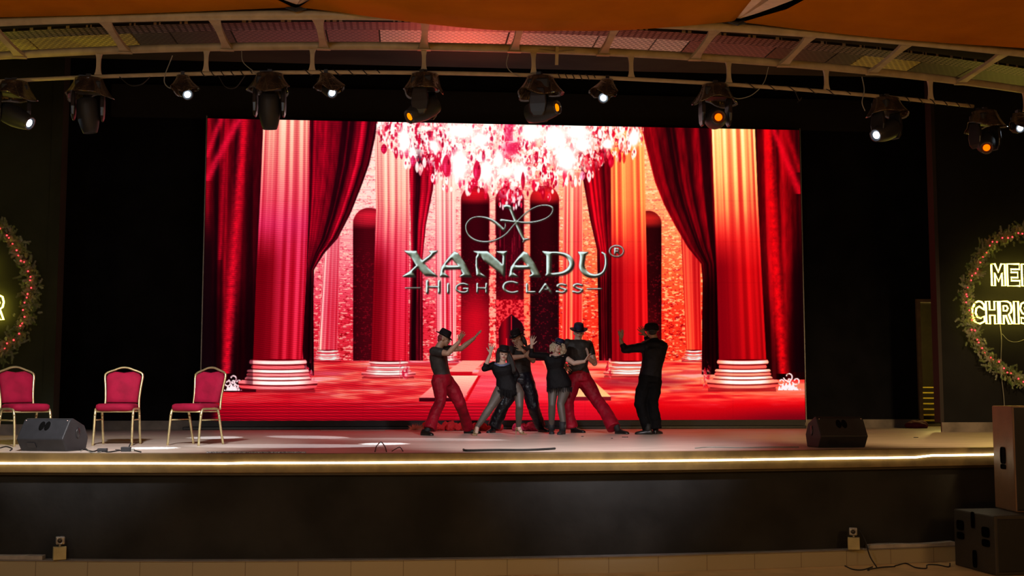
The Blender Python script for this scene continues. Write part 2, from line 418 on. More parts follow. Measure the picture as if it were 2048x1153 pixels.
# arches
def arch(xl, xr, yt, yb, topc, body, low):
    r = (xr - xl) / 2; cx = (xl + xr) / 2
    cap = np.clip(r - np.hypot(xx - cx, (yy - (yt + r))) + 0.5, 0, 1) * (yy < yt + r); m = np.maximum(cap, between(xl, xr) * (yy >= yt + r) * (yy < yb))
    put(blur(m, 3) * 0.6, col(170, 20, 40))
    u = (xx - xl) / (xr - xl)
    c = lut(yy, [(yt, topc * 0.6), (yt + 14, topc), (yt + r * 0.95, topc * 0.8), (yt + r * 1.35, body), (yt + 170, body), (yt + 260, low), (yb, low)])
    c = c * (0.72 + 0.28 * np.sin(np.pi * np.clip(u, 0, 1)))[..., None]
    put(m, c)
    put(m * sm(0.60, 0.72, noise(4, 3, int(xl))) * 0.4 * sm(470, 540, yy), col(165, 15, 40))
    return m
arch(922, 979, 372, 722, col(215, 35, 45), col(72, 5, 18), col(190, 20, 38))
arch(991, 1048, 372, 722, col(200, 40, 60), col(75, 5, 22), col(150, 12, 25))
arch(1060, 1118, 372, 722, col(225, 55, 45), col(62, 6, 16), col(50, 18, 22))
arch(706, 770, 416, 722, col(215, 55, 65), col(90, 8, 22), col(85, 10, 22))
arch(1270, 1323, 422, 722, col(190, 60, 40), col(60, 8, 14), col(100, 10, 14))
for xc in (923, 978, 992, 1047, 1061, 1117): put(np.exp(-((xx - xc) / 1.3) ** 2) * (yy > 402) * (yy < 722) * 0.5, col(150, 10, 25))
# stonework around the inner doorway
dm = between(992, 1048) * yband(600, 722)
put(dm, lut(sm(0.4, 0.6, noise(4, 3, 21)), [(0, col(150, 8, 22)), (1, col(238, 95, 80))]))
put(poly([(998, 722), (997, 660), (1003, 646), (1012, 637), (1023, 629), (1034, 637), (1044, 646), (1050, 660), (1050, 722)]), lut(xx, [(998, col(80, 8, 18)), (1010, col(150, 5, 25)), (1024, col(40, 22, 26)), (1050, col(55, 10, 20))]))
put(between(1022, 1023.5) * yband(632, 680), col(225, 50, 60)); put(between(1012, 1014) * yband(677, 720) + between(1003, 1005) * yband(700, 722), col(230, 50, 50))
put(between(978, 992) * yband(470, 722) * sm(0.45, 0.55, noise(6, 4, 30)) * 0.9, col(250, 175, 150))
put(between(1048, 1060) * yband(470, 722) * sm(0.40, 0.5, noise(6, 4, 31)) * 0.9, col(252, 150, 110))
for k_ in range(26):
    x_ = random.uniform(993, 1046); y_ = random.uniform(440, 520); put(between(x_, x_ + 1) * yband(y_, y_ + random.uniform(15, 60)) * 0.35, col(210, 60, 80))

def column(L, R, yt, yb, light, dark, n, dl=0.0, seed=0, ph=0.0, soft=1.0, keep=1.0):
    xl = edge_x(L); xr = edge_x(R); u = np.clip((xx - xl) / (xr - xl), 0, 1)
    m = between(xl, xr) * yband(yt, yb)
    a = np.arcsin(np.clip(2 * u - 1, -1, 1)) / np.pi + 0.5
    fl_ = 0.5 + 0.5 * np.sin(2 * np.pi * (a * n + ph)); fl_ = fl_ ** soft
    fl_ = 0.42 * fl_ + 0.75 * sm(0.25, 0.8, nz1(a * n * 2.4, seed + 5)) * (0.6 + 0.5 * nz1(a * n * 5, seed + 15))
    sh = 1 - dl * (1 - u) ** 1.3
    lc = lut(yy, light); dc = lut(yy, dark) * np.array([0.93, 0.82, 0.84])
    amt = np.clip(fl_, 0, 1)[..., None]
    c = dc * (1 - amt) + lc * amt
    if dl: 
        s = np.clip(sm(0.75, 0.1, u) * sm(yt + (yb - yt) * 0.42, yt + (yb - yt) * 0.62, yy) * dl, 0, 1)[..., None]
        c = c * (1 - s) + col(120, 0, 18) * s
    put(m, c * keep); return m
def base(cx0, cx1, yt, yb, w0, light=(255, 246, 236), rim=(235, 50, 50), seed=0):
    """column foot: a stack of bright rounded rings"""
    H = yb - yt
    t = (yy - yt - 2.0 * (1 - np.clip(((xx - (cx0 + cx1) / 2) / ((cx1 - cx0) * 0.75)), -1, 1) ** 2)) / H
    ring = np.interp(t, [0, 0.17, 0.32, 0.44, 0.56, 0.68, 0.86, 1.0], [0, 1, 2, 3, 4, 5, 6, 7]); ph = ring - np.floor(ring)
    w = (np.interp(t, [0, 0.17, 0.18, 0.32, 0.33, 0.56, 0.57, 0.68, 0.72, 0.86, 1.0], [0.15, 0.15, 0.0, 0.0, 0.3, 0.38, 0.4, 0.55, 0.95, 1.05, 0.75]) + 0.1 * np.sin(np.pi * ph)) * w0
    m = between(cx0 - w, cx1 + w) * yband(yt, yb)
    u = (xx - cx0) / (cx1 - cx0)
    wv = np.clip(np.sin(np.pi * np.clip(ph + 0.06 * (2 * u - 1) ** 2, 0, 1)), 0, 1)
    gl = np.interp(np.floor(ring), [0, 1, 2, 3, 4, 5, 6], [0.9, 0.35, 1.0, 0.55, 1.0, 1.0, 0.5])
    hot = np.clip(wv * 1.3, 0, 1)[..., None]
    c = col(90, 0, 10) * (1 - hot) + col(*rim) * hot
    h2 = (np.clip((wv - 0.3) * 2.6, 0, 1) * gl * (0.45 + 0.55 * sm(-0.2, 0.25, u) * sm(1.25, 0.85, u)))[..., None]
    c = c * (1 - h2) + col(*light) * h2
    put(m, c)
    put(between(cx0 - w0, cx1 + w0 * 0.9) * yband(yb, yb + H * 0.12) * 0.55, col(110, 5, 20))
def curtain(L, R, yt, yb, n, seed, hi=(205, 12, 48), lo=(48, 4, 14), mid=(120, 4, 26), curve=1.0, dark=None):
    xl = edge_x(L); xr = edge_x(R); u = np.clip((xx - xl) / np.maximum(xr - xl, 1), 0, 1)
    m = between(xl, xr) * yband(yt, yb)
    f = nz1(u * n + 1.5 + 0.6 * noise(60, 160, seed + 3, 2), seed)
    f = 0.65 * f + 0.35 * nz1(u * n * 3, seed + 9)
    c = lut(f, [(0.22, col(*lo)), (0.45, col(*mid)), (0.62, col(*mid) * 1.2), (0.74, col(*hi)), (0.9, np.minimum(255, col(*hi) * 1.15 + 20))])
    c = c * (0.78 + 0.42 * noise(5, 30, seed + 20))[..., None]
    if dark is not None: c = c * dark[..., None]
    put(m, c); return m
# far small columns
pk = [(340, col(252, 238, 215)), (480, col(250, 205, 195)), (620, col(250, 190, 185)), (715, col(255, 215, 190))]; pd = [(340, col(230, 205, 180)), (480, col(232, 130, 130)), (620, col(215, 50, 60)), (715, col(215, 50, 60))]
column([(870, 345), (872, 715)], [(911, 345), (913, 715)], 345, 712, pk, pd, 7, seed=1)
base(880, 905, 706, 723, 14)
ok_ = [(340, col(255, 215, 190)), (480, col(252, 180, 150)), (620, col(250, 150, 110)), (715, col(250, 160, 120))]; od = [(340, col(240, 160, 140)), (480, col(225, 85, 75)), (620, col(220, 35, 30)), (715, col(215, 30, 25))]
column([(1127, 345), (1124, 715)], [(1166, 345), (1165, 715)], 345, 722, ok_, od, 7, seed=2)
column([(650, 480), (636, 700)], [(680, 480), (675, 700)], 440, 702, pk, pd, 6, seed=3)
base(636, 674, 700, 722, 9)
column([(1362, 470), (1372, 700)], [(1400, 470), (1404, 700)], 440, 700, [(440, col(235, 110, 85)), (700, col(252, 120, 75))], [(440, col(160, 20, 30)), (700, col(205, 25, 20))], 6, seed=4)
base(1373, 1402, 700, 722, 10)
# inner curtains
curtain([(818, 280), (822, 500), (818, 722)], [(874, 280), (866, 380), (852, 450), (845, 520), (846, 722)], 262, 722, 4, 40, hi=(190, 15, 45), lo=(45, 8, 18), mid=(100, 5, 25), dark=1 - 0.45 * sm(480, 600, yy))
curtain([(1150, 280), (1166, 360), (1180, 440), (1194, 500), (1198, 722)], [(1222, 280), (1224, 722)], 262, 722, 4, 41, hi=(200, 12, 35), lo=(40, 8, 14), mid=(110, 5, 20), dark=1 - 0.5 * sm(480, 600, yy))
# middle columns
column([(750, 290), (752, 420), (742, 724)], [(819, 290), (819, 430), (816, 724)], 262, 726,
       [(262, col(255, 232, 210)), (400, col(253, 205, 180)), (470, col(245, 150, 140)), (580, col(240, 85, 100)), (724, col(235, 70, 75))],
       [(262, col(235, 195, 172)), (400, col(228, 140, 125)), (470, col(225, 90, 95)), (580, col(200, 15, 50)), (724, col(190, 10, 30))], 8, dl=0.85, seed=5, ph=0.3)
base(742, 812, 722, 754, 18)
column([(1221, 290), (1223, 500), (1224, 724)], [(1288, 290), (1292, 450), (1297, 724)], 262, 726,
       [(262, col(255, 205, 150)), (400, col(252, 185, 125)), (470, col(250, 140, 90)), (560, col(245, 60, 45)), (724, col(240, 45, 45))],
       [(262, col(238, 150, 90)), (400, col(235, 125, 75)), (470, col(230, 80, 50)), (560, col(190, 5, 20)), (724, col(160, 0, 15))], 8, dl=0.7, seed=6, ph=0.1)
base(1225, 1292, 722, 752, 17)
# outer curtains
curtain([(396, 230), (396, 850)], [(536, 230), (528, 400), (518, 560), (512, 790)], 230, 785, 7, 50, hi=(150, 8, 30), lo=(40, 6, 14), mid=(95, 3, 18), dark=1 - 0.6 * sm(470, 700, yy))
def streak(pts, wd, c, a=1.0, tex=None):
    ex = edge_x(pts); wv = np.interp(yy, [p[1] for p in pts], [p[2] for p in pts]) if len(pts[0]) > 2 else wd
    m = np.exp(-((xx - ex) / wv) ** 2) * yband(pts[0][1], pts[-1][1]) * a
    if tex is not None: m = m * tex
    put(m, c)
tx = 0.55 + 0.6 * noise(6, 6, 60)
streak([(489, 238, 8), (482, 330, 9), (470, 480, 10), (464, 560, 11), (458, 650, 11), (452, 748, 9)], 0, col(236, 22, 52), 1.0, tx)
streak([(452, 238, 3), (447, 360, 4), (440, 520, 4)], 0, col(190, 10, 42), 0.8, tx)
streak([(478, 238, 9), (444, 300, 8), (412, 362, 8)], 0, col(235, 30, 70), 0.95, tx)
streak([(442, 238, 7), (426, 280, 6), (412, 315, 6)], 0, col(220, 25, 60), 0.95, tx)
curtain([(1500, 230), (1505, 400), (1512, 560), (1522, 790)], [(1602, 230), (1606, 500), (1614, 850)], 244, 760, 7, 51, hi=(150, 4, 16), lo=(38, 6, 12), mid=(85, 2, 10), dark=1 - 0.55 * sm(470, 720, yy))
streak([(1536, 256, 8), (1543, 400, 10), (1552, 560, 12), (1560, 660, 11), (1566, 748, 9)], 0, col(232, 12, 24), 1.0, tx)
streak([(1546, 256, 6), (1572, 320, 8), (1600, 388, 8)], 0, col(225, 12, 45), 0.9, tx)
streak([(1568, 256, 6), (1585, 300, 7), (1600, 345, 7)], 0, col(160, 5, 22), 0.9, tx)
# low white scrollwork beside the big columns
def scroll(x, y, w, h, seed, flip=1):
    m = np.clip((yy - (y - h * 0.34 * (1 - ((xx - x) / (w * 0.5)) ** 2) - 3 * np.sin(xx * 0.9))), 0, 1) * (yy < y) * (np.abs(xx - x) < w * 0.52)
    for dx, dy, r in ((-0.30, 0.42, 0.17), (0.0, 0.68, 0.24), (0.32, 0.46, 0.19), (0.02, 0.50, 0.10)):
        rr_ = np.hypot(xx - x - dx * w, yy - y + dy * h); an = np.arctan2(yy - y + dy * h, (xx - x - dx * w) * flip)
        m = np.maximum(m, np.clip(1.7 - np.abs(rr_ - r * h * (0.75 + 0.1 * an)), 0, 1) * (np.abs(an) < 2.9))
    put(m, col(255, 225, 228) - 70 * (noise(4, 4, seed) > 0.62)[..., None])
scroll(466, 782, 34, 36, 1); scroll(1577, 781, 48, 40, 2)
# big columns
column([(527, 238), (521, 380), (512, 560), (506, 726)], [(620, 238), (619, 380), (613, 560), (606, 726)], 230, 726,
       [(238, col(255, 215, 188)), (330, col(250, 180, 158)), (400, col(245, 140, 135)), (450, col(238, 105, 125)), (520, col(240, 95, 115)), (726, col(238, 70, 80))],
       [(238, col(235, 160, 132)), (330, col(228, 120, 110)), (400, col(222, 90, 95)), (450, col(205, 60, 100)), (490, col(190, 35, 65)), (540, col(185, 12, 45)), (726, col(175, 8, 35))], 8, dl=1.0, seed=8, ph=0.55)
column([(1422, 258), (1427, 400), (1433, 560), (1438, 726)], [(1510, 258), (1516, 400), (1524, 560), (1533, 726)], 246, 726,
       [(258, col(255, 238, 190)), (350, col(255, 215, 165)), (420, col(250, 165, 120)), (480, col(240, 85, 60)), (540, col(220, 28, 28)), (726, col(200, 15, 25))],
       [(258, col(232, 150, 95)), (350, col(228, 120, 75)), (420, col(220, 85, 55)), (480, col(215, 40, 30)), (540, col(175, 10, 18)), (726, col(150, 5, 15))], 8, dl=0.9, seed=9, ph=0.2)
# front tied curtains
curtain([(619, 238), (617, 400), (612, 560), (605, 700), (610, 780)], [(756, 238), (750, 275), (738, 330), (722, 375), (700, 430), (675, 478), (648, 508), (628, 540), (627, 600), (628, 780)], 230, 752, 8, 70, hi=(200, 14, 50), lo=(52, 4, 18), mid=(118, 4, 28), dark=(1 - 0.62 * sm(500, 600, yy)) * (1 - 0.2 * sm(430, 520, yy)))
curtain([(1283, 256), (1296, 310), (1310, 365), (1328, 410), (1350, 452), (1375, 495), (1402, 528), (1405, 560), (1403, 780)], [(1423, 256), (1429, 420), (1434, 560), (1438, 720), (1440, 780)], 246, 750, 8, 71, hi=(195, 8, 30), lo=(48, 6, 14), mid=(112, 3, 18), dark=(1 - 0.6 * sm(500, 600, yy)) * (1 - 0.2 * sm(430, 520, yy)))
# ironwork between columns
for x_, y_, s_, c_ in ((618, 748, 1, 0.6), (808, 738, 0.9, 1.0), (1216, 735, 0.9, 1.0), (1411, 752, 1, 0.7)):
    m_ = np.exp(-((xx - x_) / (9 * s_)) ** 4 - ((yy - y_) / (24 * s_)) ** 4) * sm(0.46, 0.56, noise(5, 9, int(x_), 2))
    put(m_ * 0.9, lut(noise(4, 5, int(x_) + 1), [(0.3, col(150, 5, 30)), (0.5, col(225, 40, 70)), (0.7, col(255, 190, 190) * c_ + (1 - c_) * 90)]))
base(505, 607, 719, 779, 26)
base(1440, 1531, 719, 777, 24)
# bright hems
streak([(752, 262, 1.5), (738, 325, 2), (700, 425, 2), (664, 480, 2), (630, 512, 2)], 0, col(60, 2, 12), 0.5)
# carpet slabs
def shade_poly(pts, c, a=1.0): put(poly(pts) * a, c)
shade_poly([(968, 722), (1080, 722), (1230, 848), (905, 848)], lut(yy, [(722, col(240, 95, 80)), (770, col(238, 100, 110)), (805, col(228, 40, 55)), (848, col(205, 15, 50))]), 0.75)
shade_poly([(925, 722), (970, 722), (945, 744), (893, 744)], col(252, 160, 140)); shade_poly([(893, 744), (945, 744), (944, 752), (892, 752)], col(190, 10, 25))
shade_poly([(890, 752), (956, 752), (928, 796), (838, 796)], lut(yy, [(752, col(252, 195, 170)), (796, col(248, 130, 120))])); shade_poly([(838, 796), (928, 796), (928, 804), (838, 804)], col(75, 5, 18)); shade_poly([(956, 752), (962, 752), (934, 803), (928, 803)], col(205, 10, 20))
shade_poly([(1082, 722), (1110, 722), (1150, 748), (1100, 748)], col(250, 120, 95)); shade_poly([(1100, 748), (1150, 748), (1152, 754), (1100, 754)], col(170, 15, 30))
shade_poly([(1120, 756), (1180, 756), (1222, 794), (1148, 794)], lut(yy, [(756, col(250, 165, 120)), (794, col(252, 190, 150))])); shade_poly([(1140, 794), (1222, 794), (1222, 802), (1140, 802)], col(120, 25, 40))
# chandelier
r = random.Random(5)
env = lambda x: np.interp(x, [755, 775, 800, 835, 880, 930, 985, 1020, 1060, 1100, 1150, 1190, 1225, 1262, 1285], [288, 300, 322, 330, 368, 380, 392, 420, 388, 392, 366, 352, 310, 306, 292])
ex_ = env(xx)
cm = sm(0.0, 1.0, np.clip((ex_ - yy) / 45, 0, 1)) * (xx > 753) * (xx < 1287)
sparkle = noise(6, 8, 80, 3)
put(cm * 0.85 * sm(0.25, 0.55, noise(12, 16, 83) * 0.5 + 0.5 * sparkle), lut(sparkle, [(0.30, col(175, 10, 45)), (0.42, col(230, 70, 90)), (0.49, col(255, 185, 175)), (0.56, col(255, 250, 240))]))
put(np.exp(-((yy - 258) / 30) ** 2) * np.exp(-((xx - 1010) / 190) ** 4) * 0.32 * (0.5 + noise(25, 18, 85)), col(255, 245, 230))
CCOL = [col(255, 253, 246), col(255, 235, 222), col(255, 175, 170), col(215, 20, 60), col(165, 5, 42), col(255, 250, 240), col(205, 15, 55), col(245, 110, 115)]
def drop(x, y, a, b, c, al=0.95):
    i0 = max(int(y - Y0 - b - 2), 0); i1 = min(int(y - Y0 + b + 3), CH); j0 = max(int(x - X0 - a - 2), 0); j1 = min(int(x - X0 + a + 3), CW)
    X_ = xx[i0:i1, j0:j1]; Y_ = yy[i0:i1, j0:j1]
    wd = a * np.clip(0.95 - 0.3 * ((Y_ - y) / b) ** 2, 0.3, 1.1)
    m = np.clip((1 - np.hypot((X_ - x) / wd, (Y_ - y) / b)) * a * 0.9, 0, 1)[..., None] * al
    C[i0:i1, j0:j1] = C[i0:i1, j0:j1] * (1 - m) + c * m
for _ in range(1500):
    x_ = r.uniform(757, 1284); t_ = r.random() ** 1.1; y_ = 244 + 0.01 * (x_ - 750) + t_ * (float(env(x_)) - 250)
    if r.random() < t_ * 0.4: continue
    s_ = r.uniform(1.2, 3.2); drop(x_, y_, s_, s_ * r.uniform(1.2, 2.8), CCOL[r.randrange(8)], r.uniform(0.6, 1))
for _ in range(190):
    x_ = r.uniform(760, 1280); y_ = float(env(x_)) - r.uniform(-8, 75); k_ = r.randrange(8); a_ = r.uniform(2.8, 5.2)
    drop(x_, y_, a_, a_ * r.uniform(2, 3.2), CCOL[k_], 0.85); drop(x_ - 0.8, y_ - 2, a_ * 0.45, a_, CCOL[(k_ + 3) % 8], 0.8)
for x_, y_, a_, b_, q_ in ((918, 330, 14, 27, 0), (972, 342, 11, 19, 0), (808, 281, 9, 22, 0), (1133, 318, 17, 22, 0), (826, 308, 6, 13, 0), (1012, 343, 12, 9, 0), (1040, 345, 13, 15, 0), (1268, 276, 9, 14, 0), (1215, 288, 9, 9, 0), (920, 262, 22, 12, 0), (1062, 265, 16, 15, 0), (998, 318, 8, 15, 0), (1110, 275, 18, 20, 0), (868, 292, 8, 10, 0), (960, 280, 14, 12, 0), (1165, 290, 14, 12, 0), (1155, 265, 20, 12, 0), (890, 320, 5, 14, 0)):
    d_ = np.exp(-((xx - x_) / a_) ** 2 * 0.8 - ((yy - y_) / b_) ** 2 * 0.8); put(np.clip(d_ * 1.7 + 0.35 * d_ * (noise(5, 7, 99) - 0.5), 0, 1), col(255, 252, 242))
put(np.exp(-((xx - 1021) / 15) ** 2 - ((yy - 297) / 15) ** 2) * 0.9, col(215, 60, 95)); put(between(1016.5, 1018.5) * yband(248, 280), col(235, 150, 165)); put(between(1009, 1026) * yband(246, 282) * 0.5, col(200, 30, 70))
for k_ in range(34):
    a_ = r.uniform(997, 1043); drop(a_, r.uniform(380, 416), 2.4, r.uniform(4, 9), col(255, 225, 225) if r.random() < 0.6 else col(220, 30, 60), 0.9)
for x_, y_, a_, b_, c_ in ((768, 298, 7, 11, (200, 10, 60)), (1222, 322, 7, 15, (200, 5, 55)), (1248, 316, 4, 13, (215, 60, 40)), (893, 332, 10, 24, (205, 35, 65)), (954, 342, 9, 22, (195, 25, 60)), (1046, 362, 5, 20, (170, 10, 40)), (826, 322, 6, 12, (225, 60, 100)), (1165, 352, 6, 10, (240, 150, 180))):
    drop(x_, y_, a_, b_, col(*c_), 0.85); drop(x_ - a_ * .3, y_ + b_ * .2, a_ * .3, b_ * .5, np.minimum(255, col(*c_) * 1.1 + 70), 0.7); drop(x_ + a_ * .4, y_ - b_ * .3, a_ * .25, b_ * .3, col(90, 0, 25), 0.6)
# led line pattern
redness = np.clip((C[..., 0] - C[..., 1]) / 255, 0, 1)
pat = 1 - 0.3 * redness * (0.5 + 0.5 * np.sin(2 * np.pi * yy / (4.1 + 0.0008 * (xx - 400)))) * sm(1100, 700, xx)
big = 1 - 0.3 * (0.5 + 0.5 * np.sin(2 * np.pi * yy / 6.3)) * sm(800, 812, yy) * sm(1250, 950, xx)
C *= (pat * big)[..., None]
put(sm(440, 418, xx) * sm(380, 520, yy) * 0.85, col(16, 10, 12)); put(np.exp(-((xx - 500) / 9) ** 4) * sm(260, 420, yy) * (yy < 770) * 0.45 * (xx < 506), col(12, 5, 8))
put(sm(1578, 1592, xx) * sm(420, 560, yy) * (yy < 745) * 0.7, col(18, 5, 10)); put(sm(800, 850, yy) * 0.12, col(60, 0, 20))
C = np.clip(C, 0, 255)
fk_ = 0.5 * sm(718, 730, yy) * sm(812, 795, yy)
for k_, q_ in ((1, 0.42), (2, 0.72)):
    q2_ = q_ + (1 - q_) * fk_; C[..., k_] *= q2_ + (1 - q2_) * sm(25, 205, C[..., k_])
C[..., 2] *= 1 - 0.2 * sm(1000, 1300, xx) * (1 - sm(150, 215, C[..., 2]))
lum = C.max(-1, keepdims=True) / 255; C *= (0.62 + 0.38 * sm(0.1, 0.62, lum))
C[..., 0] = np.minimum(255, C[..., 0] * 1.04)
C *= (0.97 + 0.06 * np.random.default_rng(3).random((CH, CW)))[..., None]
for x_ in range(430, 1620, 148): C *= (1 - 0.05 * np.exp(-((xx - x_) / 0.8) ** 2))[..., None]
for y_ in (402, 484, 566, 730): C *= (1 - 0.06 * np.exp(-((yy - y_) / 0.8) ** 2))[..., None]

# the lettering on the screen
def tx_(p): return (780 + p[0] / 4.267, 390 + p[1] / 4.267)
LET = np.zeros((CH, CW))
def lpoly(pts):
    global LET; LET = np.maximum(LET, poly([tx_(p) for p in pts]))
def lstroke(pts, ws, smooth=True):
    """stroke of varying width through crop points"""
    global LET
    if smooth and len(pts) > 2: q = interp([(p[0], p[1], 0) for p in pts], 10)
    else: q = [Vector((p[0], p[1], 0)) for p in pts]
    n = len(q); wk = ws if isinstance(ws, (list, tuple)) else [ws] * len(pts)
    W_ = np.interp(np.linspace(0, 1, n), np.linspace(0, 1, len(wk)), wk) / 4.267 / 2
    q = [tx_((v.x, v.y)) for v in q]
    for k in range(n - 1):
        (x1, y1), (x2, y2) = q[k], q[k + 1]; w1, w2 = W_[k], W_[k + 1]; pad = max(w1, w2) + 2
        i0 = max(0, int(min(y1, y2) - Y0 - pad)); i1 = min(CH, int(max(y1, y2) - Y0 + pad) + 1); j0 = max(0, int(min(x1, x2) - X0 - pad)); j1 = min(CW, int(max(x1, x2) - X0 + pad) + 1)
        X_ = xx[i0:i1, j0:j1]; Y_ = yy[i0:i1, j0:j1]; dx, dy = x2 - x1, y2 - y1; l2 = max(dx * dx + dy * dy, 1e-6)
        t = np.clip(((X_ - x1) * dx + (Y_ - y1) * dy) / l2, 0, 1); d = np.hypot(X_ - x1 - t * dx, Y_ - y1 - t * dy)
        LET[i0:i1, j0:j1] = np.maximum(LET[i0:i1, j0:j1], np.clip(w1 + (w2 - w1) * t - d + 0.5, 0, 1))
# X
lpoly([(120, 476), (224, 480), (262, 545), (325, 625), (408, 697), (300, 690), (225, 605), (180, 530)])
lpoly([(330, 478), (408, 477), (345, 540), (235, 620), (195, 655), (218, 702), (103, 697), (165, 655), (255, 575), (335, 515), (350, 498)])
# A
def letA(o):
    lpoly([(548 + o, 483), (580 + o, 497), (640 + o, 585), (697 + o, 702), (590 + o, 697), (622 + o, 672), (585 + o, 605), (518 + o, 535)])
    lpoly([(548 + o, 483), (553 + o, 520), (480 + o, 590), (455 + o, 660), (508 + o, 702), (423 + o, 698), (440 + o, 615), (500 + o, 535)])
    lpoly([(465 + o, 602), (612 + o, 604), (618 + o, 630), (462 + o, 636)])
letA(0); letA(592)
# N
lpoly([(708, 480), (832, 483), (905, 545), (978, 612), (978, 702), (945, 670), (800, 560), (770, 515)])
lpoly([(750, 500), (770, 525), (745, 545), (752, 620), (775, 668), (828, 705), (738, 690), (730, 600), (733, 530)])
lpoly([(908, 482), (1002, 480), (986, 512), (984, 620), (976, 702), (955, 640), (962, 520)])
# D
lpoly([(1298, 480), (1380, 486), (1375, 690), (1325, 692), (1335, 668), (1335, 520)])
lstroke([(1340, 496), (1430, 497), (1510, 520), (1550, 575), (1535, 630), (1470, 670), (1345, 682)], [18, 20, 30, 42, 40, 28, 18])
# U
lpoly([(1604, 486), (1696, 488), (1668, 512), (1662, 560), (1622, 560), (1622, 520)])
lstroke([(1640, 550), (1638, 620), (1680, 675), (1750, 692), (1815, 665), (1842, 600), (1838, 520), (1810, 492)], [40, 44, 40, 26, 20, 20, 16, 10])
# script X above
lstroke([(985, 98), (1022, 108), (1052, 175), (1080, 245), (1112, 315), (1145, 385)], [30, 24, 20, 22, 24, 14])
lstroke([(1135, 402), (1160, 378), (1192, 378)], [8, 14, 4])
lstroke([(972, 302), (930, 262), (870, 216), (800, 192), (730, 190), (680, 212), (648, 265), (665, 335), (725, 385), (810, 401), (900, 385), (985, 338), (1052, 262), (1110, 200), (1180, 138), (1260, 98), (1335, 89), (1388, 112), (1380, 158), (1335, 198), (1260, 226), (1180, 236), (1080, 232), (950, 216)],
        [18, 20, 18, 10, 7, 8, 8, 8, 11, 11, 8, 8, 7, 6, 6, 7, 8, 11, 8, 8, 10, 12, 14, 18])
lstroke([(972, 302), (985, 268), (982, 232)], [6, 8, 2])
# small capitals
def st(p, w=15): lstroke(p, w, False)
st([(318, 738), (318, 832)], 22); st([(420, 738), (420, 832)], 22); st([(318, 785), (420, 785)], 12)
st([(496, 762), (496, 832)], 20)
lstroke([(665, 770), (620, 758), (575, 775), (565, 805), (595, 828), (640, 832), (664, 820)], 13); st([(664, 830), (664, 800), (630, 800)], 12)
st([(745, 760), (745, 832)], 15); st([(822, 760), (822, 832)], 15); st([(745, 796), (822, 796)], 11)
lstroke([(1088, 755), (1040, 742), (990, 752), (970, 785), (990, 820), (1040, 834), (1088, 826)], [14, 12, 16, 20, 16, 12, 14])
st([(1168, 762), (1168, 830), (1236, 830)], 15)
st([(1278, 832), (1325, 762), (1374, 832)], 15); st([(1300, 808), (1352, 808)], 9)
for o in (0, 138): lstroke([(1502 + o, 772), (1460 + o, 762), (1428 + o, 776), (1460 + o, 797), (1505 + o, 812), (1470 + o, 834), (1422 + o, 824)], 13)
st([(132, 795), (262, 795)], 7); st([(1682, 801), (1806, 801)], 7)
lstroke([(1933 + 60 * math.cos(a), 480 + 47 * math.sin(a)) for a in np.linspace(0, 2 * math.pi, 17)], 8)
st([(1920, 458), (1920, 503)], 13); lstroke([(1920, 460), (1948, 462), (1948, 480), (1920, 482)], 8); st([(1930, 482), (1958, 503)], 9)
sh_ = np.roll(np.roll(blur(LET, 2), 2, 0), 1, 1); put(np.clip(sh_ * 0.75, 0, 1), col(45, 25, 25))
put(np.clip(blur(LET, 2) * 2.0, 0, 1) * 0.6, col(48, 30, 26))
bl = blur(LET, 2); gy_, gx_ = np.gradient(bl)
b2_ = blur(LET, 12); hy_, hx_ = np.gradient(b2_)
sh = np.clip(0.55 + (hx_ * 1.0 + hy_ * 1.3) * 5.0 + (gx_ * 0.9 + gy_ * 1.2) * 0.8 + 0.35 * (noise(14, 14, 90) - 0.5), 0, 1)
put(LET, lut(sh, [(0.0, col(35, 32, 26)), (0.35, col(80, 78, 60)), (0.6, col(130, 144, 130)), (0.8, col(178, 202, 194)), (1.0, col(215, 235, 232))]))

# ------------------------------------------------------------------ the LED wall itself
SX0, SX1, SZ0, SZ1, SY = -3.475, 7.12, 1.385, 6.64, 21.0
def lin(c):
    c = np.clip(c / 255.0, 0, 1); return np.where(c <= 0.04045, c / 12.92, ((c + 0.055) / 1.055) ** 2.4)
NX, NZ = 1190, 596
gx = np.linspace(SX0, SX1, NX + 1); gz = np.linspace(SZ0, SZ1, NZ + 1)
ccx = (gx[:-1] + gx[1:]) / 2; ccz = (gz[:-1] + gz[1:]) / 2
GX, GZ = np.meshgrid(ccx, ccz)
pu, pv = project(GX, SY, GZ)
fu = np.clip(pu - X0 - 0.5, 0, CW - 2); fv = np.clip(pv - Y0 - 0.5, 0, CH - 2)
iu = fu.astype(int); iv = fv.astype(int); au = (fu - iu)[..., None]; av = (fv - iv)[..., None]
LC = lin(C)
pix = LC[iv, iu] * (1 - au) * (1 - av) + LC[iv, iu + 1] * au * (1 - av) + LC[iv + 1, iu] * (1 - au) * av + LC[iv + 1, iu + 1] * au * av
VX, VZ = np.meshgrid(gx, gz)
co = np.stack([VX, np.full_like(VX, 0.0), VZ], -1).reshape(-1, 3)
ii, jj = np.meshgrid(np.arange(NX), np.arange(NZ)); a = (jj * (NX + 1) + ii).ravel()
quads = np.stack([a, a + 1, a + NX + 2, a + NX + 1], -1).ravel()
me = bpy.data.meshes.new('display')
me.vertices.add(len(co)); me.loops.add(len(quads)); me.polygons.add(NX * NZ)
T = thing('led_screen', (1.82, SY, FL), 'huge LED video wall showing red curtains, columns and silver hotel lettering', 'screen')
co2 = co.copy(); co2[:, 0] -= 1.82; co2[:, 2] -= FL
me.vertices.foreach_set('co', co2.ravel()); me.loops.foreach_set('vertex_index', quads.astype(np.int32))
me.polygons.foreach_set('loop_start', (np.arange(NX * NZ) * 4).astype(np.int32))
me.update(calc_edges=True)
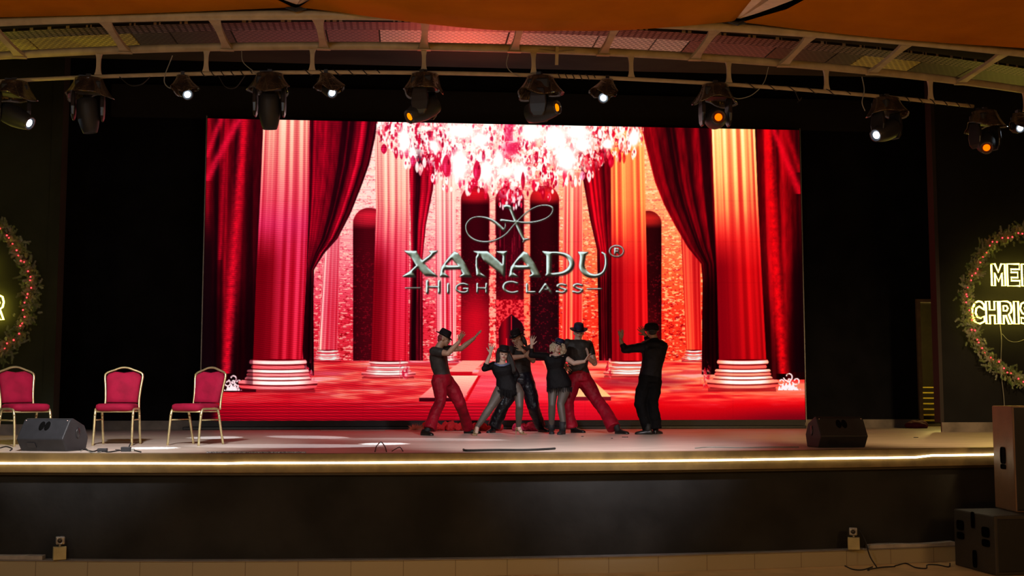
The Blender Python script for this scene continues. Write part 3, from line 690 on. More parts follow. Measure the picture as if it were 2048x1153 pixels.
at = me.attributes.new('picture', 'FLOAT_COLOR', 'FACE')
at.data.foreach_set('color', np.concatenate([pix.reshape(-1, 3), np.ones((NX * NZ, 1))], 1).astype(np.float32).ravel())
m = bpy.data.materials.new('led_picture'); m.use_nodes = True; nt = m.node_tree; nt.nodes.remove(nt.nodes['Principled BSDF'])
an = nt.nodes.new('ShaderNodeAttribute'); an.attribute_name = 'picture'; em = nt.nodes.new('ShaderNodeEmission'); em.inputs[1].default_value = 1.2
nt.links.new(an.outputs['Color'], em.inputs[0]); nt.links.new(em.outputs[0], nt.nodes['Material Output'].inputs[0])
m.cycles.emission_sampling = 'NONE'
me.materials.append(m)
d = bpy.data.objects.new('display', me); COL.objects.link(d); d.parent = T
M_SF = mat('screen_edge_metal', (0.25, 0.24, 0.24), 0.4, metal=0.5)
MB().boxb((SX0 - 0.02, SY - 0.02, SZ0 - 0.05), (SX0 - 0.004, SY + 0.2, SZ1 + 0.05)).build('edge_strip', M_SF, T)
MB().boxb((SX1 + 0.004, SY - 0.02, SZ0 - 0.05), (SX1 + 0.02, SY + 0.2, SZ1 + 0.03)).build('edge_strip', M_SF, T)
b = MB(); b.boxb((SX0, SY + 0.01, SZ0 - 0.1), (SX1, SY + 0.3, SZ1)); b.build('cabinet_back', M_BLK, T)
b = MB(); b.boxb((SX0 - 0.3, SY + 0.0, FL), (SX1 + 0.02, SY + 0.3, SZ0 - 0.105)); b.build('base_plinth', mat('screen_plinth', (0.02, 0.022, 0.026), 0.35, scale=3), T, bevel=0.01)

# ================================================================== TRUSS, CANOPY, CEILING PANELS
def lowY(X): return 13.11 + 0.0262 * (X - 0.9) ** 2
def upY(X): return 12.18 + 0.021 * (X - 1.05) ** 2
ZL, ZU, ZB = 5.70, 5.75, 5.40
TR = thing('lighting_truss', (0.9, 13.1, 5.7), 'curved cream steel truss with hanging light bar above the stage', 'truss')
XT = [-9 + 0.4 * i for i in range(52)]
MB().tube([(x, lowY(x), ZL) for x in XT], 0.046, 14).build('lower_chord', M_STEEL, TR, True)
MB().tube([(x, upY(x), ZU) for x in XT], 0.05, 14).build('upper_chord', M_STEEL, TR, True)
# ladder brackets between the two pipes (pixel x where each meets the lower chord)
for px in (-150, 42, 252, 455, 648, 848, 1028, 1205, 1388, 1565, 1742, 1918, 2100):
    p = G(px, 100, ZL); X = p.x
    for _ in range(4):
        p = G(px, 100 + (lowY(X) - 13.1) * 40, ZL); 
        d_ = ray(px, np.interp(px, [0, 350, 850, 1350, 1698, 2048], [111, 102, 94, 114, 140, 178])); X = d_.x * lowY(X) / d_.y
    y0 = lowY(X) - 0.03; y1 = upY(X) + 0.03; n = 12; R = []
    for k in range(n + 1):
        t = k / n; wv = 0.035 + 0.030 * (abs(2 * t - 1)) ** 3
        y = y0 + (y1 - y0) * t; z = ZL - 0.0 + (ZU - ZL) * t - 0.035
        R.append([(X - wv, y, z - 0.008), (X + wv, y, z - 0.008), (X + wv, y, z + 0.03), (X - wv, y, z + 0.03)])
    MB().rings(R).build('brace', M_STEEL, TR)
    MB().box((X, y0 - 0.01, ZL - 0.052), (0.15, 0.05, 0.012)).build('brace_plate', M_STEEL, TR)
def lowX(px):
    X = 0.0
    for _ in range(6):
        d_ = ray(px, np.interp(px, [0, 350, 850, 1350, 1698, 2048], [111, 102, 94, 114, 140, 178])); X = d_.x * lowY(X) / d_.y
    return X
def barX(px):
    X = 0.0
    for _ in range(6):
        d_ = ray(px, np.interp(px, [50, 340, 620, 850, 1060, 1380, 1700, 1943, 2048], [164, 154, 147, 145, 150, 165, 191, 217, 229])); X = d_.x * lowY(X) / d_.y
    return X
for px in (-10, 198, 413, 625, 848, 1067, 1262, 1457, 1652, 1860, 2050):
    X = lowX(px); y = lowY(X); R = []
    for k in range(9):
        t = k / 8; wv = 0.022 + 0.018 * abs(2 * t - 1) ** 3; z = ZL - 0.03 + (ZB - ZL + 0.05) * t
        R.append([(X - wv, y - 0.018, z), (X + wv, y - 0.018, z), (X + wv, y + 0.018, z), (X - wv, y + 0.018, z)])
    MB().rings(R).build('hanger', M_STEEL, TR)
MB().tube([(x, lowY(x), ZB) for x in XT if x < 7.15], 0.023, 10).build('light_bar', M_STEEL, TR, True)
# small hook under the chord
X = lowX(1112); MB().box((X, lowY(X) - 0.07, ZL - 0.09), (0.035, 0.03, 0.2), Matrix.Rotation(0.25, 3, 'X')).build('hook', M_STEEL, TR)
MB().tube([(X - 0.2, lowY(X) - 0.05, ZL - 0.02), (X, lowY(X) - 0.09, ZL - 0.06), (X + 0.2, lowY(X) - 0.05, ZL - 0.02)], 0.012, 6).build('hook_strap', M_STEEL, TR)

# perforated ceiling panels lying behind the lower chord
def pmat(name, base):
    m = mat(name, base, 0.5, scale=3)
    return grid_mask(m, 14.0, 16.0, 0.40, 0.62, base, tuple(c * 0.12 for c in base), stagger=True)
M_PER_LIT = pmat('perforated_metal_lit', (0.8, 0.72, 0.68))  # one metal sheet; light and shade on each panel put into its colour
M_PER_YLIT = pmat('perforated_metal_yellow_lit', (0.5, 0.45, 0.1))
M_PER_HALF = pmat('perforated_metal_half_lit', (0.2, 0.13, 0.12))
M_PER_SHADE = pmat('perforated_metal_shaded', (0.07, 0.07, 0.045))
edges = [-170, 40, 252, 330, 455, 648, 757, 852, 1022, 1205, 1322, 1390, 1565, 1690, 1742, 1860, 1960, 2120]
desc = ['far left corner panel', 'dull yellow lit panel at the left end', 'narrow shaded panel second from left', 'grey panel', 'half lit panel left of the middle', 'half lit dull pink panel left of the bright ones',
        'bright pink lit panel, leftmost of the bright row', 'bright pink lit panel above the curtain swag', 'bright pink lit panel above the middle', 'pink lit panel right of the middle', 'short pink lit panel ending the bright row',
        'half lit panel right of the bright row', 'shaded panel', 'small dark panel', 'yellow olive lit panel toward the right', 'dim olive panel', 'dim olive panel at the right end']
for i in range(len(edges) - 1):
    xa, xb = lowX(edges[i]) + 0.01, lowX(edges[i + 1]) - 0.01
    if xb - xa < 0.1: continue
    m_ = M_PER_YLIT if i in (0, 1, 14) else (M_PER_LIT if i in (6, 7, 8, 9, 10) else (M_PER_HALF if i in (4, 5, 11) else M_PER_SHADE))
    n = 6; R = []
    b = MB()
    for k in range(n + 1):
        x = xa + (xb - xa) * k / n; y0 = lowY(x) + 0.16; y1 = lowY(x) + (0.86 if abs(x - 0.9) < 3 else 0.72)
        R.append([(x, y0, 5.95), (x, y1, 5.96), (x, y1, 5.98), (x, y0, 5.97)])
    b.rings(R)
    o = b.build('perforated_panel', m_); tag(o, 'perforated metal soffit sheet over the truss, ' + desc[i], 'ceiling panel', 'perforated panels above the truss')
# slotted dark channel in front of the panels
M_SLOT = mat('slotted_channel', (0.02, 0.018, 0.018), 0.5); grid_mask(M_SLOT, 14, 18, 0.4, 0.72, (0.02, 0.016, 0.016), (0.5, 0.42, 0.42))
b = MB(); R = []
for x in XT: R.append([(x, lowY(x) - 0.14, 5.93), (x, lowY(x) + 0.15, 5.93), (x, lowY(x) + 0.15, 5.96), (x, lowY(x) - 0.14, 5.96)])
b.rings(R); tag(b.build('cable_tray', M_SLOT), 'dark slotted metal cable tray running behind the upper truss pipe', 'cable tray')

# orange canopy cloths
M_SAIL = mat('orange_canvas', (0.5, 0.155, 0.001), 0.9, spec=0.05, scale=2, var=0.08, bump=0.05)
def sail(edge, fx, label, zup=0.25, depth=6.0):
    """edge: pixel points of the rear hem, placed just in front of the upper chord; cloth spreads toward the hall"""
    rows = []
    e = [P(px, py, upY(G(px, 40, ZU).x) - 0.12) for px, py in edge]
    e = interp(e, 8)
    n = len(e); m = 14
    for j in range(m + 1):
        t = j / m; row = []
        for i, p in enumerate(e):
            s = i / (n - 1)
            x = p.x + (fx[0] * (1 - s) ** 3 + fx[1] * s ** 3) * t ** 0.5
            sag = -0.12 * math.sin(math.pi * s) * math.sin(math.pi * t)
            row.append((x, p.y - depth * t, p.z + zup * t ** 1.3 + sag + 0.03 * t))
        rows.append(row)
    b = MB()
    vs = [v for r_ in rows for v in r_]; fs = []
    for j in range(m):
        for i in range(n - 1):
            fs.append((j * n + i, j * n + i + 1, (j + 1) * n + i + 1, (j + 1) * n + i))
    b.add(vs, fs); o = b.build('canopy_cloth', M_SAIL, None, True)
    sd = o.modifiers.new('thick', 'SOLIDIFY'); sd.thickness = 0.004
    return tag(o, label, 'canopy', 'orange canopy cloths')
sail([(-260, 32), (-80, 36), (0, 34), (200, 29), (400, 22), (585, 14)], (0, -1.05), 'orange canopy cloth at the top left, left of the first steel strut')
sail([(598, 14), (680, 24), (780, 38), (880, 50), (1000, 60), (1120, 61), (1240, 60), (1360, 52), (1468, 42)], (0.95, 0.0), 'orange canopy cloth bulging down at the top middle')
sail([(1484, 44), (1600, 58), (1750, 74), (1900, 86), (2048, 96), (2300, 118)], (1.3, 0), 'orange canopy cloth at the top right, right of the second steel strut')
M_STRUT = mat('pale_steel_strut', (0.85, 0.66, 0.6), 0.5)
for (px, py, dxs, dy_, bend, lab) in ((592, 14, ((-.24, .06), (.10, .2)), -.22, 0.7, 'pale steel canopy strut between the left and middle orange cloths'), (1474, 42, ((-.03, .10), (.17, .42)), -.65, 0.85, 'pale steel canopy strut between the middle and right orange cloths')):
    p = P(px, py, upY(G(px, 40, ZU).x) - 0.1)
    T = thing('canopy_strut', p, lab, 'strut')
    for x0_, x1_ in dxs:
        Lg = 1.1 / abs(dy_); q0 = p + Vector((0.02 * (x0_ > 0), -0.01, 0.025)); R = []
        for t in np.linspace(0, Lg, 7):
            a_ = q0 + Vector((x0_ * t ** bend, dy_ * t, 0.02 * t)); b_ = q0 + Vector((x1_ * t ** bend + 0.015, dy_ * t, 0.02 * t))
            R.append([a_, b_, b_ + Vector((0, 0, 0.05)), a_ + Vector((0, 0, 0.05))])
        MB().rings(R).build('strut_plate', M_STRUT, T)
    MB().tube([p + Vector((-0.1, 0, 0.0)), p + Vector((0, -0.03, -0.04)), p + Vector((0.1, 0, 0.0))], 0.022, 8).build('shackle', M_BLK, T)

# ================================================================== STAGE LIGHTS
M_HOOD = mat('crumpled_plastic_cover', (0.045, 0.028, 0.018), 0.2, bump=1.0, bscale=16, scale=6, var=0.5, coat=1.0)
M_WLENS = emat('white_lens_glow', (0.75, 0.88, 1.0), 14.0)
M_OLENS = emat('orange_lens_glow', (1.0, 0.10, 0.0), 2.6)
M_OLENS2 = emat('amber_lens_glow', (1.0, 0.20, 0.0), 1.8)
M_GLASS = mat('lens_ring', (0.05, 0.05, 0.06), 0.15)
def rot_to(d, up=(0, 0, 1)):
    d = Vector(d).normalized(); return d.to_track_quat('Z', 'Y').to_matrix()
def hood(T, O, r0, r1, h, seed, skew=(0, 0), flare=0.0):
    rr = random.Random(seed); ph = [rr.uniform(0, 6.28) for _ in range(4)]
    def wob(q, z):
        k = min(1, max(0, -z / h)); return 1 + k * (0.10 * math.sin(2 * q + ph[0]) + 0.09 * math.sin(3 * q + ph[1]) + 0.06 * math.sin(7 * q + ph[2])) + 0.02 * math.sin(11 * q + ph[3])
    n = 40; R = []
    for i in range(11):
        t = i / 10; ring = []
        for k in range(n):
            q = 2 * math.pi * k / n
            rad = (r0 + (r1 - r0) * t ** 1.4) * wob(q, -h * t)
            zz = -h * t * (1 + 0.16 * math.sin(2 * q + ph[2]) + 0.1 * math.sin(3 * q + ph[3]))
            ring.append(Vector((rad * math.cos(q) + skew[0] * t, rad * math.sin(q) * 0.85 + skew[1] * t, zz)) + O)
        R.append(ring)
    for i in range(10, 2, -1):
        t = i / 10; R.append([O + (R[i][k] - O) * 0.93 + Vector((0, 0, 0.006)) for k in range(n)])
    return MB().rings(R).build('rain_cover', M_HOOD, T, True)
def moving_head(px, label, aim=(0, 0, -1), yaw=0.0, lens=None, hs=1, seed=1, drop=0.0, spot=None, power=0, back=True):
    X = barX(px); O = Vector((X, lowY(X), ZB - 0.02 - drop))
    T = thing('moving_head_light', O, label, 'stage light', 'moving head lights on the bar')
    Rz = Matrix.Rotation(yaw, 3, 'Z')
    b = MB(); b.box(O + Vector((0, 0, -0.0)), (0.05, 0.08, 0.1)); b.box(O + Vector((0, 0, 0.02)), (0.22, 0.05, 0.03), Rz); b.build('clamp', M_BLK2, T)
    MB().box(O + Vector((0, 0, -0.10)), (0.28, 0.24, 0.12), Rz).build('base_box', M_BLK, T, bevel=0.02)
    hood(T, O + Vector((0, 0, 0.0)), 0.15, 0.24, 0.2, seed)
    piv = O + Vector((0, 0, -0.39))
    for s in (-1, 1):
        R = []
        for t, wx, wy, z in ((0, .035, .07, -0.16), (.3, .045, .09, -0.25), (.6, .045, .10, -0.34), (.85, .04, .085, -0.43), (1, .02, .05, -0.48)):
            R.append([O + Rz @ Vector((s * 0.155 + cx * wx * .5, cy_ * wy, z)) for cx, cy_ in ((-1, -1), (1, -1), (1, 1), (-1, 1))])
        MB().rings(R).build('yoke_arm', M_BLK2, T, bevel=0.012)
    d = Vector(aim).normalized(); Q = rot_to(d)
    prof = [(0.07, -0.17), (0.105, -0.15), (0.12, -0.08), (0.122, 0.02), (0.114, 0.09), (0.096, 0.17), (0.078, 0.225), (0.07, 0.23), (0.066, 0.215)]
    MB().lathe(prof, piv, Q, 28).build('lamp_head', M_BLK, T, True)
    if lens:
        MB().lathe([(0.042, 0.219), (0.042, 0.224), (0.03, 0.23), (0.01, 0.232)], piv, Q, 24).build('lens', lens, T, True)
        MB().lathe([(0.074, 0.20), (0.08, 0.205), (0.08, 0.236), (0.066, 0.238), (0.066, 0.205)], piv, Q, 28).build('lens_ring', M_GLASS, T, True)
    if spot:
        lp = piv + d * 0.26; lamp('moving_head_beam', 'SPOT', lp, spot, (0.72, 0.85, 1.0), power, size=0.05, angle=8.5, blend=0.25)
    return T
def par_light(px, label, aim, seed, spot=None, power=0, angle=8.0, star=1.0):
    X = barX(px); O = Vector((X, lowY(X), ZB - 0.02))
    T = thing('par_light', O, label, 'stage light', 'small par lights on the bar')
    b = MB(); b.box(O, (0.04, 0.07, 0.09)); b.build('clamp', M_BLK2, T)
    d = Vector(aim).normalized(); Q = rot_to(d); piv = O + Vector((d.x * 0.08, 0, -0.19))
    MB().tube([O + Vector((-0.09, 0, -0.19)), O + Vector((-0.09, 0, -0.06)), O + Vector((0, 0, -0.03)), O + Vector((0.09, 0, -0.06)), O + Vector((0.09, 0, -0.19))], 0.012, 6).build('yoke', M_BLK2, T)
    MB().lathe([(0.04, -0.12), (0.06, -0.10), (0.066, 0.0), (0.064, 0.08), (0.058, 0.086), (0.052, 0.066)], piv, Q, 24).build('lamp_body', M_BLK, T, True)
    MB().lathe([(0.034, 0.068), (0.034, 0.076), (0.024, 0.082), (0.008, 0.084)], piv, Q, 20).build('lens', M_WLENS, T, True)
    hood(T, O + Vector((0, 0, 0.0)), 0.07, 0.155, 0.19, seed, skew=(d.x * 0.12, d.y * 0.1))
    if spot:
        lamp('par_beam', 'SPOT', piv + d * 0.14, spot, (0.75, 0.86, 1.0), power, size=0.04, angle=angle, blend=0.25)
    return T
g1 = lambda px, py: G(px, py, FL)
moving_head(30, 'moving head at the far left end, white lens pointing down right', (0.85, -0.25, -0.42), 0.3, M_WLENS, seed=3, spot=g1(300, 897), power=3200)
moving_head(178, 'black moving head with rounded head hanging down, second from the left end', (0.12, 0.1, -1), 0.15, None, seed=4)
par_light(366, 'small hooded white light between the two hanging black heads on the left', (0.42, -0.75, -0.5), 12, g1(430, 876), 2600)
moving_head(540, 'black moving head hanging over the left edge of the bright column', (0.03, 0.15, -1), 0.0, None, seed=5)
par_light(652, 'small hooded white light left of the screen middle, aimed down right', (0.5, -0.75, -0.5), 13, g1(768, 888.5), 3600)
moving_head(850, 'moving head with amber lens at its lower left, above the chandelier', (-0.75, -0.42, -0.5), 1.2, M_OLENS2, seed=6)
moving_head(1080, 'moving head with amber lens at its right side, above the chandelier', (0.75, -0.6, 0.06), 1.3, M_OLENS2, seed=7)
par_light(1214, 'small hooded white light right of the screen middle, aimed down left', (-0.35, -0.8, -0.5), 14, g1(620, 875), 3200)
moving_head(1430, 'moving head with round orange lens facing the hall over the right column', (-0.1, -0.93, -0.15), 0.0, M_OLENS, seed=8)
moving_head(1772, 'moving head in the dark right of the screen, white lens pointing down left', (-0.75, -0.45, -0.35), 0.5, M_WLENS, seed=9, spot=g1(590, 892.5), power=4200)
moving_head(1968, 'moving head with orange lens near the right end, beside the dazzling white light', (-0.3, -0.72, -0.42), 0.3, M_OLENS, seed=10, drop=0.03)
par_light(2036, 'dazzling small white light at the far right end', (-0.1, -0.97, -0.2), 15, g1(850, 880), 4200)
# cables looping along the bar
def hang(pts, lab, m=M_RUB, r=0.006):
    q = [Vector((barX(px), lowY(barX(px)) + dy, z)) for px, z, dy in pts]
    return tag(MB().tube(interp(q, 8), r, 5).build('hanging_cable', m), lab, 'cable')
hang([(343, 5.62, 0.02), (330, 5.36, -0.03), (335, 5.26, -0.03), (350, 5.24, -0.02), (372, 5.34, 0)], 'thin grey cable curling down beside the leftmost small white light', M_GREYCAB)
hang([(482, 5.66, 0), (486, 5.52, -0.03), (505, 5.42, -0.03), (520, 5.37, 0)], 'thin cable from the pipe to the bar left of the second hanging head', M_GREYCAB, 0.005)
hang([(438, 5.36, -0.02), (452, 5.24, -0.02), (472, 5.23, -0.02), (490, 5.36, -0.02)], 'black cable loop under the bar left of the second hanging head')
hang([(240, 5.38, -0.03), (262, 5.28, -0.03), (285, 5.29, -0.03), (300, 5.38, 0)], 'black cable loop under the bar right of the first hanging head')
hang([(1016, 5.62, -0.05), (1012, 5.5, -0.06), (1020, 5.42, -0.06), (1040, 5.37, -0.03)], 'thin grey cable over the bar above the chandelier', M_GREYCAB, 0.005)
hang([(1538, 5.64, 0), (1528, 5.45, 0), (1505, 5.3, 0), (1478, 5.24, 0), (1462, 5.26, 0)], 'thin cable sagging from the pipe to the right column light', M_GREYCAB, 0.005)
hang([(1725, 5.62, 0), (1727, 5.45, -0.03), (1722, 5.3, -0.03), (1728, 5.2, -0.02)], 'thin pale cable hanging above the dark right moving head', M_GREYCAB)
hang([(1590, 5.36, -0.02), (1597, 5.26, -0.02), (1602, 5.3, -0.02), (1594, 5.24, -0.02)], 'short cable tail dangling from the bar right of the screen')
for a_, b_, lab in ((395, 505, 'black cable wound along the bar between the left lights'), (600, 760, 'black cable wound along the bar near the screen middle'), (1110, 1190, 'black cable wound along the bar left of the small right light'), (1480, 1700, 'black cable wound along the bar right of the column light'), (1800, 1940, 'black cable wound along the bar near its right end')):
    x0, x1 = barX(a_), barX(b_); q = []
    for k in range(40):
        x = x0 + (x1 - x0) * k / 39; a = k * 0.9; q.append((x, lowY(x) + 0.03 * math.cos(a), ZB + 0.03 * math.sin(a)))
    tag(MB().tube(q, 0.006, 5).build('wound_cable', M_RUB), lab, 'cable')

# ================================================================== CHAIRS
def make_chair():
    T = thing('banquet_chair', (0, 0, 0), 'x', 'chair', 'banquet chairs on the stage')
    W = 0.22; r = 0.0145
    for s in (-1, 1):
        # one side: front leg, top rail under the seat, rear leg
        MB().tube(interp([(s * (W + 0.005), -0.235, 0), (s * W, -0.215, 0.2), (s * W, -0.195, 0.36)], 6), r, 8).build('leg', M_GOLD, T, True)
        MB().tube(interp([(s * (W + 0.0), 0.245, 0), (s * W, 0.19, 0.2), (s * W, 0.15, 0.36)], 6), r, 8).build('leg', M_GOLD, T, True)
        MB().tube(interp([(s * W, -0.195, 0.355), (s * W, -0.175, 0.41), (s * W, -0.13, 0.43), (s * W, 0.08, 0.43), (s * W, 0.13, 0.41), (s * W, 0.15, 0.355)], 5), r, 8).build('side_rail', M_GOLD, T, True)
        MB().tube([(s * W, -0.203, 0.30), (s * W, 0.165, 0.30)], 0.008, 8).build('stretcher', M_GOLD, T, True)
    MB().tube([(-W, -0.175, 0.40), (W, -0.175, 0.40)], 0.011, 8).build('front_rail', M_GOLD, T, True)
    MB().tube([(-W, 0.14, 0.40), (W, 0.14, 0.40)], 0.011, 8).build('rear_rail', M_GOLD, T, True)
    # back frame
    def bp(x, z): return Vector((x, 0.19 + (z - 0.42) * 0.17, z))
    fr = [bp(-0.205, 0.42), bp(-0.20, 0.55), bp(-0.212, 0.70), bp(-0.225, 0.82), bp(-0.205, 0.865), bp(-0.12, 0.90), bp(-0.04, 0.928), bp(0.04, 0.928), bp(0.12, 0.90), bp(0.205, 0.865), bp(0.225, 0.82), bp(0.212, 0.70), bp(0.20, 0.55), bp(0.205, 0.42)]
    MB().tube(interp(fr, 5), 0.013, 8).build('back_frame', M_GOLD, T, True)
    def pan(x, z, d): p = bp(x, z); return p + Vector((0, d, 0))
    outline = [(-0.188, 0.50), (-0.196, 0.70), (-0.208, 0.82), (-0.185, 0.855), (-0.11, 0.882), (-0.07, 0.878), (0, 0.868), (0.07, 0.878), (0.11, 0.882), (0.185, 0.855), (0.208, 0.82), (0.196, 0.70), (0.188, 0.50)]
    def ringat(sc, d): return [pan(x * sc, 0.69 + (z - 0.69) * (1 - (1 - sc) * 0.9), d) for x, z in outline]
    MB().rings([ringat(0.86, 0.028), ringat(0.97, 0.02), ringat(1, 0.0), ringat(0.97, -0.022), ringat(0.88, -0.036), ringat(0.6, -0.044)]).build('backrest', M_VELVET, T, True)
    # seat
    def sr(hx, y0, y1, z):
        pts = []
        for k in range(24):
            a = 2 * math.pi * k / 24; c, s_ = math.cos(a), math.sin(a)
            c = math.copysign(abs(c) ** 0.35, c); s_ = math.copysign(abs(s_) ** 0.35, s_)
            wx = hx * (1 - 0.06 * (s_ > 0)); pts.append((c * wx, (y0 + y1) / 2 + s_ * (y1 - y0) / 2, z))
        return pts
    MB().rings([sr(0.20, -0.19, 0.19, 0.405), sr(0.222, -0.218, 0.205, 0.418), sr(0.23, -0.228, 0.21, 0.45), sr(0.225, -0.222, 0.205, 0.478), sr(0.20, -0.2, 0.185, 0.492), sr(0.13, -0.12, 0.12, 0.496)]).build('seat', M_VELVET, T, True)
    return T
ch = make_chair()
c2 = g1(234, 890.5); c3 = g1(391, 890.3); c1 = g1(47, 892.0)
ch.location = c2; ch.rotation_euler = (0, 0, 0.0); ch['label'] = 'crimson and gold banquet chair facing forward, middle of the three'
dup(ch, c3, -0.49, 'crimson and gold banquet chair turned left, nearest the screen')
dup(ch, c1, 0.75, 'crimson and gold banquet chair at the left edge behind the black monitor')

# ================================================================== SPEAKERS
M_HOLE = mat('handle_void', (0.002, 0.002, 0.002), 0.9, spec=0.05)
def monitor(corner_px, yaw, label, L=0.56):
    """floor wedge: local x along its length, y to the rear, the baffle faces the players"""
    T = thing('stage_monitor', (0, 0, 0), label, 'speaker', 'wedge monitors on the stage edge')
    sec = [(0.06, 0.0), (-0.03, 0.13), (0.10, 0.335), (0.15, 0.35), (0.36, 0.27), (0.44, 0.14), (0.40, 0.0)]
    R = [[(x, y, z) for y, z in sec] for x in (-L / 2, L / 2)]
    MB().rings(R).build('cabinet', M_BLK, T, bevel=0.012)
    # two grips on the sloping rear
    nrm = Vector((0, -0.205, 0.13)).normalized(); up = Vector((0, 0.13, 0.205)).normalized()
    c = Vector((0, 0.06, 0.265))
    Mx = Matrix((Vector((1, 0, 0)), up, nrm)).transposed()
    for s in (-1, 1):
        MB().lathe([(0.030, -0.012), (0.033, 0.006), (0.026, 0.007)], c + Mx @ Vector((s * 0.033, 0, 0)), Mx @ Matrix.Diagonal((1, 1.7, 1)), 20).build('handle_hole', M_HOLE, T, True)
    MB().add([c + Mx @ Vector((x, y, z)) for x, y, z in ((-.075, -.06, .0), (.075, -.06, .0), (.075, .06, .0), (-.075, .06, .0), (-.07, -.055, .004), (.07, -.055, .004), (.07, .055, .004), (-.07, .055, .004))], [(0, 1, 5, 4), (1, 2, 6, 5), (2, 3, 7, 6), (3, 0, 4, 7), (4, 5, 6, 7)]).build('handle_plate', M_BLK, T)
    n2 = Vector((0, -0.13, -0.09)).normalized()
    MB().ell((0.06 if yaw > 0 else 0.02, 0.005, 0.095), (0.004, 0.004, 0.004)).build('power_lamp', emat('blue_led', (0.2, 0.35, 1.0), 8), T)
    MB().box((-0.12, 0.015, 0.07), (0.1, 0.02, 0.06), Matrix.Rotation(0.6, 3, 'X')).build('socket_panel', M_BLK2, T)
    for s in (-1, 1):
        MB().lathe([(0.02, -0.002), (0.045, 0.0), (0.05, 0.004), (0.03, 0.006)], (s * L / 2, 0.24, 0.19), Matrix.Rotation(s * math.pi / 2, 3, 'Y') @ Matrix.Diagonal((1.2, 0.7, 1)), 18).build('end_grip', M_BLK2, T, True)
    for x, y, z in ((-L / 2 + .03, .09, .325), (L / 2 - .03, .09, .325)): MB().ell((x, y, z), (.005, .005, .005)).build('screw', M_STRUT, T)
    p = g1(*corner_px); T.location = p; T.rotation_euler = (0, 0, yaw); return T
T = monitor((93, 905.5), -0.33, 'black wedge monitor on the stage edge in front of the left chair')
T.location = g1(80, 904) + Vector((0, 0.02, 0))
T = monitor((1688, 897), 0.05, 'black wedge monitor on the stage edge at the right')
T.location = g1(1688, 896.5)

def box_from(pa, pb, w, h, z):
    """cabinet whose left side runs from rear corner pa to front corner pb on the level z"""
    a = Vector((pa.x, pa.y, z)); f = Vector((pb.x, pb.y, z)); d = (f - a); n = Vector((-d.y, d.x, 0)).normalized()
    if n.x < 0: n = -n
    return a, d, n
def cabinet(T, a, d, n, w, h, m, name='cabinet'):
    vs = [a, a + d, a + d + n * w, a + n * w]; up = Vector((0, 0, h))
    return MB().add(vs + [v + up for v in vs], [(3, 2, 1, 0), (4, 5, 6, 7), (0, 1, 5, 4), (1, 2, 6, 5), (2, 3, 7, 6), (3, 0, 4, 7)]).build(name, m, T, bevel=0.015)
M_CAB = mat('textured_black_cabinet', (0.028, 0.024, 0.02), 0.55, bump=0.3, bscale=120, scale=5)
M_CAB2 = mat('brown_black_cabinet', (0.18, 0.10, 0.055), 0.5, bump=0.2, bscale=120, scale=5)
def slot(T, a, d, n, s, z, ws, hs, name='handle_slot'):
    """recessed grip on the left side: s along depth 0..1, z height above the base"""
    u = d.normalized(); c = a + d * s + Vector((0, 0, z)) - n * 0.002; up = Vector((0, 0, 1))
    pts = []
    for k in range(16):
        q = 2 * math.pi * k / 16; cx = math.copysign(abs(math.cos(q)) ** .5, math.cos(q)) * ws / 2; cz = math.copysign(abs(math.sin(q)) ** .5, math.sin(q)) * hs / 2; pts.append((cx, cz))
    R = [[c + u * x * 1.12 + up * y * 1.08 - n * 0.0 for x, y in pts], [c + u * x * 1.12 + up * y * 1.08 - n * 0.008 for x, y in pts], [c + u * x - n * 0.008 + up * y for x, y in pts], [c + u * x * .95 + n * 0.0 + up * y * .95 for x, y in pts]]
    return MB().rings(R).build(name, M_HOLE, T)
a, d, n = box_from(G(1910, 1131, 0), G(1992, 1153, 0), 1.0, 0.62, 0.0)
T = thing('subwoofer_speaker', a, 'large black subwoofer on the ground under the tall speaker', 'speaker')
cabinet(T, a, d, n, 1.05, 0.60, M_CAB)
for s, z, ws, hs in ((0.18, 0.44, .13, .1), (0.18, 0.33, .13, .07), (0.50, 0.52, .06, .16), (0.52, 0.12, .07, .17), (0.80, 0.42, .13, .1), (0.80, 0.31, .13, .07)): slot(T, a, d, n, s, z, ws, hs)
fr = a + d; MB().add([fr + d.normalized() * 0.008 + n * x + Vector((0, 0, z)) for x, z in ((.04, .04), (1.01, .04), (1.01, .56), (.04, .56))] + [fr - d.normalized() * 0.004 + n * x + Vector((0, 0, z)) for x, z in ((.03, .03), (1.02, .03), (1.02, .57), (.03, .57))], [(0, 1, 2, 3), (4, 5, 1, 0), (5, 6, 2, 1), (6, 7, 3, 2), (7, 4, 0, 3)]).build('grille', M_RUB, T)
a2, d2, n2 = box_from(G(1990, 1016, .60), G(2032, 1026, .60), .6, 1.1, .60)
T = thing('tall_speaker', a2, 'tall black loudspeaker standing on the subwoofer at the right edge', 'speaker')
cabinet(T, a2, d2, n2, 0.62, 1.11, M_CAB2)
slot(T, a2, d2, n2, 0.5, 0.58, .12, .17); slot(T, a2, d2, n2, 0.5, 0.46, .12, .05)
fr = a2 + d2; MB().add([fr + d2.normalized() * 0.01 + n2 * x + Vector((0, 0, z)) for x, z in ((.03, .03), (.59, .03), (.59, 1.08), (.03, 1.08))] + [fr - d2.normalized() * 0.004 + n2 * x + Vector((0, 0, z)) for x, z in ((.01, .01), (.61, .01), (.61, 1.1), (.01, 1.1))], [(0, 1, 2, 3), (4, 5, 1, 0), (5, 6, 2, 1), (6, 7, 3, 2), (7, 4, 0, 3)]).build('grille', M_RUB, T)

